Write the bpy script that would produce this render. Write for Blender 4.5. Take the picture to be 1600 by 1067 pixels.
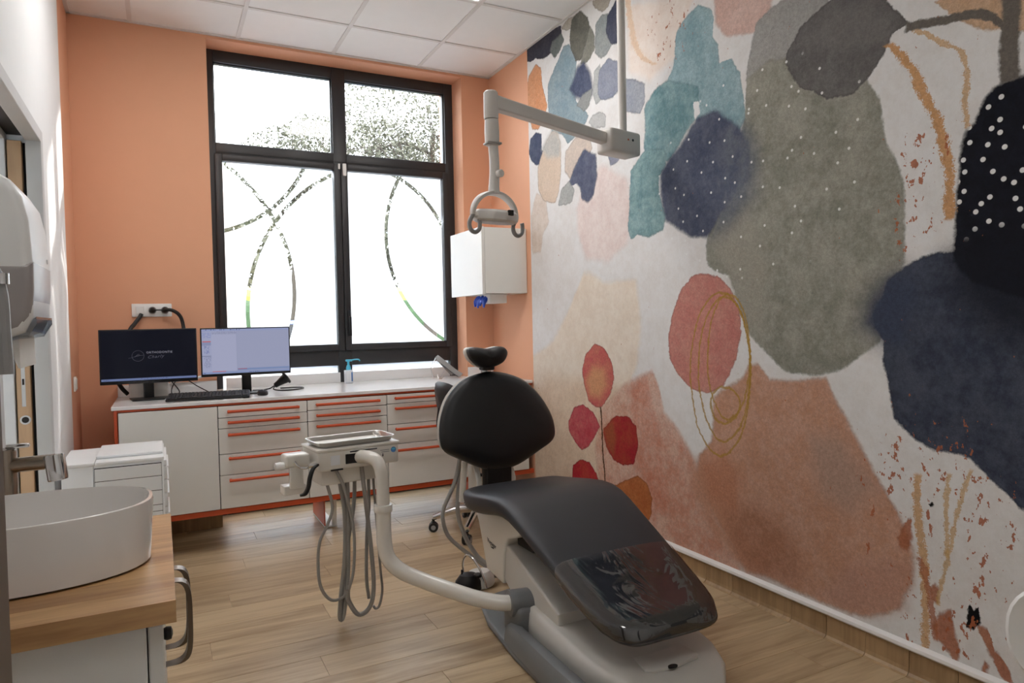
import bpy, bmesh, math, random
from mathutils import Vector, Matrix
for _o in list(bpy.data.objects): bpy.data.objects.remove(_o, do_unlink=True)
scene = bpy.context.scene
COL = scene.collection
random.seed(7)
PI = math.pi

# ------------------------------------------------------------------ camera
CAM = Vector((0.4238, -4.7133, 1.2365))
cam_data = bpy.data.cameras.new('camera')
cam = bpy.data.objects.new('camera', cam_data)
COL.objects.link(cam)
_r = Vector((0.89005342, -0.45537877, -0.02085859)); _u = Vector((0.03141712, 0.01562912, 0.99938416)); _f = Vector((0.45477233, 0.89016061, -0.02821744))
cam.matrix_world = Matrix(((_r.x, _u.x, -_f.x, CAM.x), (_r.y, _u.y, -_f.y, CAM.y), (_r.z, _u.z, -_f.z, CAM.z), (0, 0, 0, 1)))
cam_data.sensor_width = 36.0
cam_data.lens = 1075.77 / 1600 * 36.0
cam_data.clip_start = 0.02
cam_data.clip_end = 300
scene.camera = cam

# ------------------------------------------------------------------ world, sun, exposure
world = bpy.data.worlds.new('overcast_sky'); scene.world = world
world.use_nodes = True
_wn = world.node_tree.nodes; _wl = world.node_tree.links
_bg = _wn['Background']
_bg.inputs['Color'].default_value = (0.86, 0.93, 1.0, 1)
_bg.inputs['Strength'].default_value = 4.4
sun_data = bpy.data.lights.new('sun', 'SUN')
sun_data.energy = 18.0
sun_data.angle = math.radians(1.2)
sun_data.color = (1.0, 0.95, 0.88)
sun = bpy.data.objects.new('sun', sun_data); COL.objects.link(sun)
sun.location = (6, 4, 6)
sun.rotation_euler = Vector((-1.0, -0.62, -0.44)).to_track_quat('-Z', 'Y').to_euler()
scene.view_settings.view_transform = 'Standard'
scene.view_settings.look = 'None'
scene.view_settings.gamma = 1.0
scene.view_settings.use_curve_mapping = False
scene.view_settings.exposure = 1.22
PANEL_STRENGTH = 5.6

# ------------------------------------------------------------------ materials
def lin(c):
    c = c / 255.0
    return c / 12.92 if c <= 0.04045 else ((c + 0.055) / 1.055) ** 2.4
def rgb(c): return (lin(c[0]), lin(c[1]), lin(c[2]), 1.0)
MATS = {}
def mat(name, col, rough=0.5, metal=0.0, var=0.06, scale=12.0, bump=0.0, bscale=200.0, coat=0.0, spec=0.5, stretch=None):
    if name in MATS: return MATS[name]
    m = bpy.data.materials.new(name); m.use_nodes = True
    nt = m.node_tree; n = nt.nodes; l = nt.links
    b = n['Principled BSDF']
    tc = n.new('ShaderNodeTexCoord')
    mp = n.new('ShaderNodeMapping'); l.new(tc.outputs['Object'], mp.inputs['Vector'])
    if stretch: mp.inputs['Scale'].default_value = stretch
    nz = n.new('ShaderNodeTexNoise'); nz.inputs['Scale'].default_value = scale; nz.inputs['Detail'].default_value = 4
    l.new(mp.outputs[0], nz.inputs['Vector'])
    cr = n.new('ShaderNodeMix'); cr.data_type = 'RGBA'
    c = rgb(col)
    cr.inputs['A'].default_value = (c[0] * (1 - var), c[1] * (1 - var), c[2] * (1 - var), 1)
    cr.inputs['B'].default_value = (min(1, c[0] * (1 + var)), min(1, c[1] * (1 + var)), min(1, c[2] * (1 + var)), 1)
    l.new(nz.outputs['Fac'], cr.inputs['Factor'])
    l.new(cr.outputs['Result'], b.inputs['Base Color'])
    b.inputs['Roughness'].default_value = rough
    b.inputs['Metallic'].default_value = metal
    b.inputs['Specular IOR Level'].default_value = spec
    if coat: b.inputs['Coat Weight'].default_value = coat
    if bump:
        n2 = n.new('ShaderNodeTexNoise'); n2.inputs['Scale'].default_value = bscale; n2.inputs['Detail'].default_value = 3
        l.new(mp.outputs[0], n2.inputs['Vector'])
        bp = n.new('ShaderNodeBump'); bp.inputs['Strength'].default_value = bump; bp.inputs['Distance'].default_value = 0.002
        l.new(n2.outputs['Fac'], bp.inputs['Height']); l.new(bp.outputs[0], b.inputs['Normal'])
    MATS[name] = m
    return m
def wood(name, dark, light, axis, rough=0.45, ring=9.0):
    m = bpy.data.materials.new(name); m.use_nodes = True
    nt = m.node_tree; n = nt.nodes; l = nt.links; b = n['Principled BSDF']
    tc = n.new('ShaderNodeTexCoord'); oi = n.new('ShaderNodeObjectInfo')
    mp = n.new('ShaderNodeMapping'); l.new(tc.outputs['Object'], mp.inputs['Vector'])
    sc = [ring, ring, ring]; sc[axis] = ring * 0.09
    mp.inputs['Scale'].default_value = sc
    off = n.new('ShaderNodeVectorMath'); off.operation = 'SCALE'; off.inputs['Scale'].default_value = 37.0
    cb = n.new('ShaderNodeCombineXYZ')
    for k in range(3): l.new(oi.outputs['Random'], cb.inputs[k])
    l.new(cb.outputs[0], off.inputs[0]); l.new(off.outputs[0], mp.inputs['Location'])
    nz = n.new('ShaderNodeTexNoise'); nz.inputs['Scale'].default_value = 1.6; nz.inputs['Detail'].default_value = 6; nz.inputs['Distortion'].default_value = 0.9
    l.new(mp.outputs[0], nz.inputs['Vector'])
    nz2 = n.new('ShaderNodeTexNoise'); nz2.inputs['Scale'].default_value = 9; nz2.inputs['Detail'].default_value = 5
    l.new(mp.outputs[0], nz2.inputs['Vector'])
    ad = n.new('ShaderNodeMath'); ad.operation = 'MULTIPLY_ADD'; ad.inputs[1].default_value = 0.45; l.new(nz2.outputs['Fac'], ad.inputs[0]); l.new(nz.outputs['Fac'], ad.inputs[2])
    ad2 = n.new('ShaderNodeMath'); ad2.operation = 'MULTIPLY_ADD'; ad2.inputs[1].default_value = 0.28; l.new(oi.outputs['Random'], ad2.inputs[0]); l.new(ad.outputs[0], ad2.inputs[2])
    cr = n.new('ShaderNodeValToRGB'); cr.color_ramp.elements[0].position = 0.5; cr.color_ramp.elements[1].position = 1.15 if False else 1.0
    cr.color_ramp.elements[0].color = rgb(dark); cr.color_ramp.elements[1].color = rgb(light)
    l.new(ad2.outputs[0], cr.inputs[0]); l.new(cr.outputs[0], b.inputs['Base Color'])
    b.inputs['Roughness'].default_value = rough
    bp = n.new('ShaderNodeBump'); bp.inputs['Strength'].default_value = 0.12; bp.inputs['Distance'].default_value = 0.001
    l.new(nz2.outputs['Fac'], bp.inputs['Height']); l.new(bp.outputs[0], b.inputs['Normal'])
    MATS[name] = m
    return m
def emit(name, col, strength):
    m = bpy.data.materials.new(name); m.use_nodes = True
    b = m.node_tree.nodes['Principled BSDF']
    b.inputs['Base Color'].default_value = rgb(col)
    b.inputs['Emission Color'].default_value = rgb(col); b.inputs['Emission Strength'].default_value = strength
    MATS[name] = m
    return m
def clear(name, gloss=0.12, rough=0.03, tint=(255, 255, 255), wrinkle=0.0):
    """thin clear sheet: mostly see-through with a fresnel gloss"""
    m = bpy.data.materials.new(name); m.use_nodes = True
    nt = m.node_tree; n = nt.nodes; l = nt.links
    for x in list(n): n.remove(x)
    out = n.new('ShaderNodeOutputMaterial'); tr = n.new('ShaderNodeBsdfTransparent'); gl = n.new('ShaderNodeBsdfGlossy')
    tr.inputs[0].default_value = rgb(tint); gl.inputs['Roughness'].default_value = rough
    if wrinkle:
        tc = n.new('ShaderNodeTexCoord'); mp = n.new('ShaderNodeMapping'); mp.inputs['Scale'].default_value = (1, .45, 1); l.new(tc.outputs['Object'], mp.inputs['Vector'])
        nz = n.new('ShaderNodeTexNoise'); nz.inputs['Scale'].default_value = 8; nz.inputs['Detail'].default_value = 2; nz.inputs['Distortion'].default_value = 2.0; l.new(mp.outputs[0], nz.inputs['Vector'])
        bp = n.new('ShaderNodeBump'); bp.inputs['Strength'].default_value = wrinkle; bp.inputs['Distance'].default_value = .012; l.new(nz.outputs['Fac'], bp.inputs['Height']); l.new(bp.outputs[0], gl.inputs['Normal'])
    fr = n.new('ShaderNodeFresnel'); fr.inputs['IOR'].default_value = 1.45
    mu = n.new('ShaderNodeMath'); mu.operation = 'MULTIPLY_ADD'; mu.inputs[1].default_value = 0.9; mu.inputs[2].default_value = gloss; mu.use_clamp = True
    l.new(fr.outputs[0], mu.inputs[0])
    mx = n.new('ShaderNodeMixShader'); l.new(mu.outputs[0], mx.inputs[0]); l.new(tr.outputs[0], mx.inputs[1]); l.new(gl.outputs[0], mx.inputs[2])
    l.new(mx.outputs[0], out.inputs[0])
    MATS[name] = m
    return m
M = MATS
mat('orange_paint', (228, 170, 136), 0.75, var=0.02, bump=0.05, bscale=400)
mat('white_paint', (232, 233, 233), 0.7, var=0.02, bump=0.05, bscale=400)
mat('taupe_paint', (92, 76, 60), 0.6)
mat('ceiling_tile', (240, 238, 235), 0.9, var=0.02, bump=0.25, bscale=500)
mat('ceiling_grid', (222, 217, 212), 0.6)
mat('jamb_grey', (196, 197, 196), 0.5)
mat('frame_black', (46, 46, 48), 0.42)
mat('frame_seal', (22, 22, 23), 0.6)
mat('cabinet_white', (232, 231, 226), 0.38, var=0.015)
mat('orange_red', (204, 84, 44), 0.42, var=0.05)
mat('counter_white', (240, 240, 240), 0.22, var=0.02, coat=0.3)
mat('shadow_dark', (30, 28, 27), 0.8)
mat('white_plastic', (236, 236, 234), 0.35, var=0.02)
mat('tower_plastic', (238, 240, 241), 0.4, var=0.02)
mat('grey_plastic', (150, 149, 148), 0.4)
mat('dental_white', (222, 218, 210), 0.32, var=0.02, coat=0.2)
mat('dental_light_grey', (206, 202, 195), 0.4, var=0.03)
mat('dental_grey', (112, 114, 116), 0.45)
mat('arm_white', (226, 222, 214), 0.25, coat=0.4, var=0.02)
mat('hose_grey', (150, 147, 143), 0.45)
mat('vinyl_black', (15, 17, 21), 0.42, var=0.1, bump=0.15, bscale=900)
mat('vinyl_slate', (36, 38, 44), 0.45, var=0.08, bump=0.15, bscale=900)
mat('black_plastic', (15, 15, 17), 0.4)
mat('key_black', (34, 34, 36), 0.5)
mat('chrome', (214, 214, 214), 0.14, metal=1.0, var=0.03)
mat('brushed_steel', (202, 200, 196), 0.28, metal=1.0, var=0.05, stretch=(2, 40, 40))
mat('faucet_steel', (150, 138, 124), 0.25, metal=1.0, var=0.05)
mat('lamp_grey', (216, 212, 207), 0.42, var=0.03)
mat('lamp_dark', (150, 148, 146), 0.4)
mat('ceramic', (228, 224, 220), 0.12, var=0.01, coat=0.6)
mat('aqua_plastic', (82, 190, 222), 0.35)
mat('label_paper', (226, 228, 232), 0.6)
mat('label_blue', (60, 110, 170), 0.5)
mat('glove_blue', (26, 76, 196), 0.4)
mat('gel_bottle', (222, 228, 236), 0.2)
mat('paper', (240, 238, 233), 0.9)
mat('skirt_white', (238, 236, 234), 0.35)
mat('handle_bronze', (112, 98, 84), 0.35, metal=0.8)
mat('dark_print', (40, 40, 44), 0.6)
mat('asphalt', (96, 100, 110), 0.9, var=0.15)
mat('grass', (62, 84, 44), 0.9, var=0.3, scale=3)
mat('leaf_green', (80, 79, 64), 0.7, var=0.35, scale=2)
mat('bark', (62, 54, 46), 0.9, var=0.3)
mat('hedge', (48, 70, 40), 0.9, var=0.4, scale=6)
mat('car_blue', (92, 116, 168), 0.3)
mat('yellow_paint', (150, 140, 50), 0.6)
mat('outer_wall', (214, 210, 204), 0.8)
wood('floor_oak', (146, 120, 88), (194, 170, 136), 0, 0.36)
wood('skirting_oak', (128, 100, 68), (176, 146, 108), 2, 0.4)
wood('worktop_oak', (150, 108, 70), (205, 164, 116), 0, 0.35, ring=14)
wood('door_oak', (150, 118, 84), (186, 152, 114), 2, 0.5)
clear('glass', 0.0, 0.0)
clear('visor_clear', 0.06, 0.05)
clear('vinyl_film', 0.10, 0.05, wrinkle=.35)
mat('dispenser_smoke', (160, 154, 152), 0.3)
clear('bottle_clear', 0.05, 0.05, tint=(225, 232, 240))

# ------------------------------------------------------------------ mesh helpers (all in world coordinates)
def new(): return bmesh.new()
def mark(bm): return len(bm.verts)
def box(bm, lo, hi, bevel=0.0, seg=2, rot=None, at=None):
    """axis-aligned box lo..hi; optional rotation (radians about z) about point at"""
    x0, y0, z0 = [min(a, b) for a, b in zip(lo, hi)]; x1, y1, z1 = [max(a, b) for a, b in zip(lo, hi)]
    vs = [bm.verts.new(p) for p in ((x0, y0, z0), (x1, y0, z0), (x1, y1, z0), (x0, y1, z0), (x0, y0, z1), (x1, y0, z1), (x1, y1, z1), (x0, y1, z1))]
    fs = [bm.faces.new([vs[i] for i in f]) for f in ((0, 3, 2, 1), (4, 5, 6, 7), (0, 1, 5, 4), (1, 2, 6, 5), (2, 3, 7, 6), (3, 0, 4, 7))]
    allv = set(vs)
    if bevel > 0:
        es = list({e for f in fs for e in f.edges})
        r = bmesh.ops.bevel(bm, geom=es, offset=min(bevel, 0.49 * min(x1 - x0, y1 - y0, z1 - z0)), segments=seg, affect='EDGES', profile=0.5)
        allv = {v for v in allv if v.is_valid} | set(r['verts'])
    if rot:
        c = Vector(at if at else ((x0 + x1) / 2, (y0 + y1) / 2, (z0 + z1) / 2))
        R = rot if isinstance(rot, Matrix) else Matrix.Rotation(rot, 3, 'Z')
        for v in allv: v.co = c + R @ (v.co - c)
    return list(allv)
def spline(pts, sub=6):
    pts = [Vector(p) for p in pts]
    if sub <= 1 or len(pts) < 3: return pts
    out = []
    for i in range(len(pts) - 1):
        p0 = pts[i - 1] if i > 0 else pts[i] * 2 - pts[i + 1]
        p1, p2 = pts[i], pts[i + 1]
        p3 = pts[i + 2] if i + 2 < len(pts) else pts[i + 1] * 2 - pts[i]
        for k in range(sub):
            t = k / sub
            out.append(0.5 * ((2 * p1) + (p2 - p0) * t + (2 * p0 - 5 * p1 + 4 * p2 - p3) * t * t + (3 * p1 - p0 - 3 * p2 + p3) * t ** 3))
    out.append(pts[-1])
    return out
def tube(bm, pts, r, n=10, sub=6, cap=True):
    """round tube along a smooth path; r a number or a list per input point"""
    P = spline(pts, sub)
    rl = None
    if not isinstance(r, (int, float)):
        rl = [r[min(len(r) - 1, int(i / max(1, sub)))] + (r[min(len(r) - 1, int(i / max(1, sub)) + 1)] - r[min(len(r) - 1, int(i / max(1, sub)))]) * ((i / max(1, sub)) % 1) for i in range(len(P))]
    t0 = (P[1] - P[0]).normalized()
    a = Vector((0, 0, 1)) if abs(t0.z) < 0.9 else Vector((1, 0, 0))
    nrm = t0.cross(a).normalized(); rings = []
    for i, p in enumerate(P):
        t = (P[min(i + 1, len(P) - 1)] - P[max(i - 1, 0)])
        if t.length < 1e-9: t = t0
        t.normalize()
        nrm = (nrm - t * nrm.dot(t)).normalized(); b = t.cross(nrm)
        rr = rl[i] if rl else r
        rings.append([bm.verts.new(p + nrm * (rr * math.cos(2 * PI * k / n)) + b * (rr * math.sin(2 * PI * k / n))) for k in range(n)])
    skin(bm, rings, cap)
def skin(bm, rings, cap=True, closed=True):
    for a, b in zip(rings, rings[1:]):
        m = len(a)
        for k in range(m if closed else m - 1):
            bm.faces.new((a[k], a[(k + 1) % m], b[(k + 1) % m], b[k]))
    if cap:
        bm.faces.new(list(reversed(rings[0]))); bm.faces.new(rings[-1])
def lathe(bm, prof, c=(0, 0, 0), n=24, axis=(0, 0, 1), sx=1.0, sy=1.0, cap=True, power=None):
    """profile [(radius, height)] turned about axis through c; sx/sy stretch, power = superellipse"""
    ax = Vector(axis).normalized(); q = Vector((0, 0, 1)).rotation_difference(ax); rings = []
    for r, h in prof:
        ring = []
        for k in range(n):
            a = 2 * PI * k / n; ca, sa = math.cos(a), math.sin(a)
            if power:
                ca = math.copysign(abs(ca) ** power, ca); sa = math.copysign(abs(sa) ** power, sa)
            ring.append(bm.verts.new(Vector(c) + q @ Vector((r * ca * sx, r * sa * sy, h))))
        rings.append(ring)
    skin(bm, rings, cap)
def prism(bm, poly, axis, a, b, bevel=0.0, seg=2):
    """polygon (two coordinates, the axes other than axis in xyz order) pulled from a to b along axis"""
    def P(u, v, w):
        return {0: (w, u, v), 1: (u, w, v), 2: (u, v, w)}[axis]
    A = [bm.verts.new(P(u, v, a)) for u, v in poly]; B = [bm.verts.new(P(u, v, b)) for u, v in poly]
    fs = [bm.faces.new(list(reversed(A))), bm.faces.new(B)]
    for k in range(len(poly)): fs.append(bm.faces.new((A[k], A[(k + 1) % len(poly)], B[(k + 1) % len(poly)], B[k])))
    bmesh.ops.recalc_face_normals(bm, faces=fs)
    if bevel:
        es = list(set(fs[0].edges) | set(fs[1].edges))
        bmesh.ops.bevel(bm, geom=es, offset=bevel, segments=seg, affect='EDGES', profile=0.5)
def roundrect(x0, x1, y0, y1, r, n=5):
    out = []
    for cx, cy, a0 in ((x1 - r, y1 - r, 0), (x0 + r, y1 - r, PI / 2), (x0 + r, y0 + r, PI), (x1 - r, y0 + r, 1.5 * PI)):
        for k in range(n + 1): out.append((cx + r * math.cos(a0 + k * PI / 2 / n), cy + r * math.sin(a0 + k * PI / 2 / n)))
    return out
INV = {}
def thing(name, label, cat, loc=(0, 0, 0), rotz=0.0, group=None, kind=None):
    o = bpy.data.objects.new(name, None); COL.objects.link(o)
    o.empty_display_size = 0.05
    o.location = loc; o.rotation_euler = (0, 0, rotz)
    INV[o] = (Matrix.Translation(loc) @ Matrix.Rotation(rotz, 4, 'Z')).inverted()
    tag(o, label, cat, group, kind)
    return o
def tag(o, label=None, cat=None, group=None, kind=None):
    if label: o['label'] = label
    if cat: o['category'] = cat
    if group: o['group'] = group
    if kind: o['kind'] = kind
    return o
def obj(name, bm, m, parent=None, label=None, cat=None, group=None, kind=None, smooth=35, local=False):
    """one mesh object out of bm; world coordinates become local to the parent (or to the mesh's own base)"""
    bmesh.ops.recalc_face_normals(bm, faces=bm.faces)
    if parent is not None and not local: bm.transform(INV[parent])
    origin = Vector((0, 0, 0))
    if not local:
        xs = [v.co.x for v in bm.verts]; ys = [v.co.y for v in bm.verts]; zs = [v.co.z for v in bm.verts]
        origin = Vector(((min(xs) + max(xs)) / 2, (min(ys) + max(ys)) / 2, min(zs)))
        bm.transform(Matrix.Translation(-origin))
    me = bpy.data.meshes.new(name); bm.to_mesh(me); bm.free()
    me.materials.append(MATS[m] if isinstance(m, str) else m)
    if smooth:
        for p in me.polygons: p.use_smooth = True
        me.set_sharp_from_angle(angle=math.radians(smooth))
    o = bpy.data.objects.new(name, me); COL.objects.link(o)
    o.location = origin
    if parent is not None:
        o.parent = parent
        INV[o] = Matrix.Translation(-origin) @ INV[parent]
    else:
        INV[o] = Matrix.Translation(-origin)
    tag(o, label, cat, group, kind)
    return o
def bx(name, lo, hi, m, parent=None, bevel=0.0, seg=2, **k):
    bm = new(); rot = k.pop('rot', None); at = k.pop('at', None)
    box(bm, lo, hi, bevel, seg, rot, at)
    return obj(name, bm, m, parent, **k)
def tb(name, pts, r, m, parent=None, n=10, sub=6, **k):
    bm = new(); tube(bm, pts, r, n, sub)
    return obj(name, bm, m, parent, **k)
def text(name, s, size, m, parent, mtx, extrude=0.0004, spacing=1.0):
    cu = bpy.data.curves.new(name, 'FONT'); cu.body = s; cu.size = size; cu.extrude = extrude; cu.align_x = 'CENTER'; cu.align_y = 'CENTER'; cu.space_character = spacing
    cu.resolution_u = 2
    t = bpy.data.objects.new(name, cu); COL.objects.link(t)
    dg = bpy.context.evaluated_depsgraph_get()
    me = bpy.data.meshes.new_from_object(t.evaluated_get(dg))
    bpy.data.objects.remove(t, do_unlink=True); bpy.data.curves.remove(cu)
    bm = new(); bm.from_mesh(me); bpy.data.meshes.remove(me)
    bm.transform(mtx)
    return obj(name, bm, m, parent, smooth=0)
def frame_mtx(origin, ex, ey):
    ex = Vector(ex).normalized(); ey = Vector(ey).normalized(); ez = ex.cross(ey)
    return Matrix(((ex.x, ey.x, ez.x, origin[0]), (ex.y, ey.y, ez.y, origin[1]), (ex.z, ey.z, ez.z, origin[2]), (0, 0, 0, 1)))
# ------------------------------------------------------------------ the room
W, H, YF = 2.68, 3.066, -5.4
WX0, WX1 = 0.735, 2.454           # window recess
DY0, DY1, DZ = -2.25, -1.29, 2.02  # door opening in the left wall
# floor with planks
floor = bx('floor', (-0.9, YF, -0.12), (W + 0.2, 0.5, -0.004), 'floor_oak', kind='structure', label='pale oak vinyl plank floor of the room', smooth=0)
PW, PL = 0.1635, 1.30
row = 0; y = 0.18
plank_mesh = {}
while y > YF:
    x = -0.30 - (row * 0.47) % PL
    while x < W:
        a, b = max(x, -0.30), min(x + PL, W)
        if b - a > 0.02:
            L_ = round(b - a, 3)
            if L_ not in plank_mesh:
                bm = new(); box(bm, (-L_ / 2 + 0.0006, -PW / 2 + 0.0006, 0), (L_ / 2 - 0.0006, PW / 2 - 0.0006, 0.004), 0.0008, 1)
                me = bpy.data.meshes.new('plank'); bm.to_mesh(me); bm.free(); me.materials.append(M['floor_oak']); plank_mesh[L_] = me
            o = bpy.data.objects.new('plank', plank_mesh[L_]); COL.objects.link(o)
            o.parent = floor; o.location = INV[floor] @ Vector(((a + b) / 2, y - PW / 2, -0.004))
        x += PL
    y -= PW; row += 1

# ceiling with tiles and grid
ceiling = bx('ceiling', (-0.2, YF, H + 0.03), (W + 0.2, 0.25, H + 0.15), 'ceiling_tile', kind='structure', label='suspended ceiling of white square tiles', smooth=0)
GX = [0.0, 0.3205, 0.9205, 1.5205, 2.1205, W]
GY = [0.0, -0.4827]
while GY[-1] - 0.6 > YF: GY.append(GY[-1] - 0.6)
GY.append(YF)
LIGHTS = {(3, 2), (1, 2), (1, 7)}  # one panel shows at the top edge; the others are unseen fill, added to brighten
tile_mesh = {}
for i in range(len(GX) - 1):
    for j in range(len(GY) - 1):
        if (i, j) in LIGHTS: continue
        x0, x1, y1, y0 = GX[i], GX[i + 1], GY[j], GY[j + 1]
        k = (round(x1 - x0, 3), round(y1 - y0, 3))
        if k not in tile_mesh:
            bm = new(); box(bm, (-k[0] / 2 + .004, -k[1] / 2 + .004, 0), (k[0] / 2 - .004, k[1] / 2 - .004, .016), .003, 1)
            me = bpy.data.meshes.new('ceiling_tile'); bm.to_mesh(me); bm.free(); me.materials.append(M['ceiling_tile']); tile_mesh[k] = me
        o = bpy.data.objects.new('ceiling_tile', tile_mesh[k]); COL.objects.link(o)
        o.parent = ceiling; o.location = INV[ceiling] @ Vector(((x0 + x1) / 2, (y0 + y1) / 2, H + .004))
for gx in GX[1:-1]: bx('grid_bar', (gx - .012, YF, H - .002), (gx + .012, 0, H + .02), 'ceiling_grid', ceiling, smooth=0)
for gy in GY[1:-1]: bx('grid_bar', (0, gy - .012, H - .0015), (W, gy + .012, H + .02), 'ceiling_grid', ceiling, smooth=0)
for n_, (a, b) in enumerate((((0, YF, H - .004), (.02, 0, H + .01)), ((W - .02, YF, H - .004), (W, 0, H + .01)), ((0, -.02, H - .004), (W, 0, H + .01)))):
    bx('edge_trim', a, b, 'ceiling_grid', ceiling, smooth=0)
emit('led_diffuser', (255, 252, 249), PANEL_STRENGTH)
for n_, (i, j) in enumerate(sorted(LIGHTS)):
    x0, x1, y1, y0 = GX[i], GX[i + 1], GY[j], GY[j + 1]
    t = thing('ceiling_light', ['added unseen LED fill panel above the monitors side of the room', 'added unseen LED fill panel above the camera', 'square white LED ceiling panel just showing at the top edge'][n_], 'light', ((x0 + x1) / 2, (y0 + y1) / 2, H - .004))
    bm = new()
    for lo, hi in (((x0 + .012, y0 + .012), (x1 - .012, y0 + .03)), ((x0 + .012, y1 - .03), (x1 - .012, y1 - .012)), ((x0 + .012, y0 + .03), (x0 + .03, y1 - .03)), ((x1 - .03, y0 + .03), (x1 - .012, y1 - .03))):
        box(bm, (lo[0], lo[1], H - .004), (hi[0], hi[1], H + .008), .002, 1)
    obj('frame', bm, 'white_plastic', t)
    bx('diffuser', (x0 + .03, y0 + .03, H), (x1 - .03, y1 - .03, H + .006), 'led_diffuser', t, smooth=0)

# walls
bm = new()
box(bm, (-.2, 0, 0), (WX0, .45, H + .03)); box(bm, (WX1, 0, 0), (W + .2, .45, H + .03)); box(bm, (WX0, 0, 3.045), (WX1, .45, H + .03))
wall_back = obj('wall_back', bm, 'orange_paint', kind='structure', label='orange wall around the tall window', smooth=0)
bm = new(); box(bm, (W, -.612, 0), (W + .15, 0, H + .03))
wall_right_o = obj('wall_right', bm, 'orange_paint', kind='structure', label='narrow orange strip of the right wall behind the counter', smooth=0)
PB = -0.47
bm = new(); box(bm, (-.16, PB, 0), (0, 0, H + .03))
wall_left_o = obj('wall_left_orange', bm, 'orange_paint', kind='structure', label='orange strip of the left wall beside the window wall', smooth=0)
bm = new()
box(bm, (-.16, DY1 + .05, 0), (.004, PB, H + .03)); box(bm, (-.16, YF, 0), (.004, DY0 - .05, H + .03)); box(bm, (-.16, DY0 - .05, DZ + .05), (.004, DY1 + .05, H + .03))
wall_left = obj('wall_left', bm, 'white_paint', kind='structure', label='white painted left wall with the door opening', smooth=0)
wall_front = bx('wall_front', (-.2, YF - .12, 0), (W + .2, YF, H + .03), 'white_paint', kind='structure', label='white wall behind the camera', smooth=0)
nib = bx('wall_nib', (0.004, -4.40, 0), (.3442, -4.24, H), 'taupe_paint', kind='structure', bevel=.006, label='taupe wall corner at the left edge close to the camera')
# doorway: lining, pocket with the sliding leaf, corridor behind
door = thing('door_1', 'pocket door opening in the white left wall with an oak sliding leaf', None, (-.08, DY1, 0), kind='structure')
def jambs(x0, x1, name='jamb'):
    bx(name, (x0, DY1, 0), (x1, DY1 + .05, DZ + .05), 'jamb_grey', door, .002, 1)
jambs(-.043, .012); jambs(-.16, -.112)
bx('jamb', (-.16, DY0 - .05, 0), (.012, DY0, DZ + .05), 'jamb_grey', door, .002, 1)
bx('lintel', (-.043, DY0, DZ), (.012, DY1, DZ + .05), 'jamb_grey', door, .002, 1)
bx('lintel', (-.16, DY0, DZ), (-.112, DY1, DZ + .05), 'jamb_grey', door, .002, 1)
bx('track', (-.112, DY0, DZ + .03), (-.043, DY1 + .05, DZ + .05), 'frame_seal', door)
leaf = bx('leaf', (-.107, DY1 + .012, .01), (-.058, DY1 + .05, DZ), 'door_oak', door, .002, 1)
bx('lock_plate', (-.090, DY1 + .0105, .93), (-.076, DY1 + .0125, 1.17), 'jamb_grey', leaf, .0008, 1)
bx('lock_slot', (-.0865, DY1 + .0095, 1.02), (-.0795, DY1 + .011, 1.045), 'shadow_dark', leaf)
bm = new(); lathe(bm, [(.019, 0), (.019, .003), (.013, .003), (.012, -.002)], (-.0805, DY1 + .0125, .875), 20, (0, -1, 0)); obj('finger_pull', bm, 'jamb_grey', leaf)
bm = new(); lathe(bm, [(.0125, 0), (.0125, .002)], (-.0805, DY1 + .0115, .875), 16, (0, -1, 0)); obj('pull_hole', bm, 'shadow_dark', leaf)
bx('pocket_shade', (-.112, DY1 + .049, 0), (-.043, DY1 + .06, DZ), 'shadow_dark', door)  # dark sheet behind the leaf, shade of the pocket slot put in as colour
wall_corridor = bx('wall_corridor', (-.9, YF, 0), (-.82, 0, H), 'white_paint', kind='structure', label='pale corridor wall beyond the doorway', smooth=0)
bx('ceiling_corridor', (-.9, YF, 2.5), (-.16, 0, 2.55), 'white_paint', kind='structure', label='corridor ceiling beyond the doorway', smooth=0)

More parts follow.
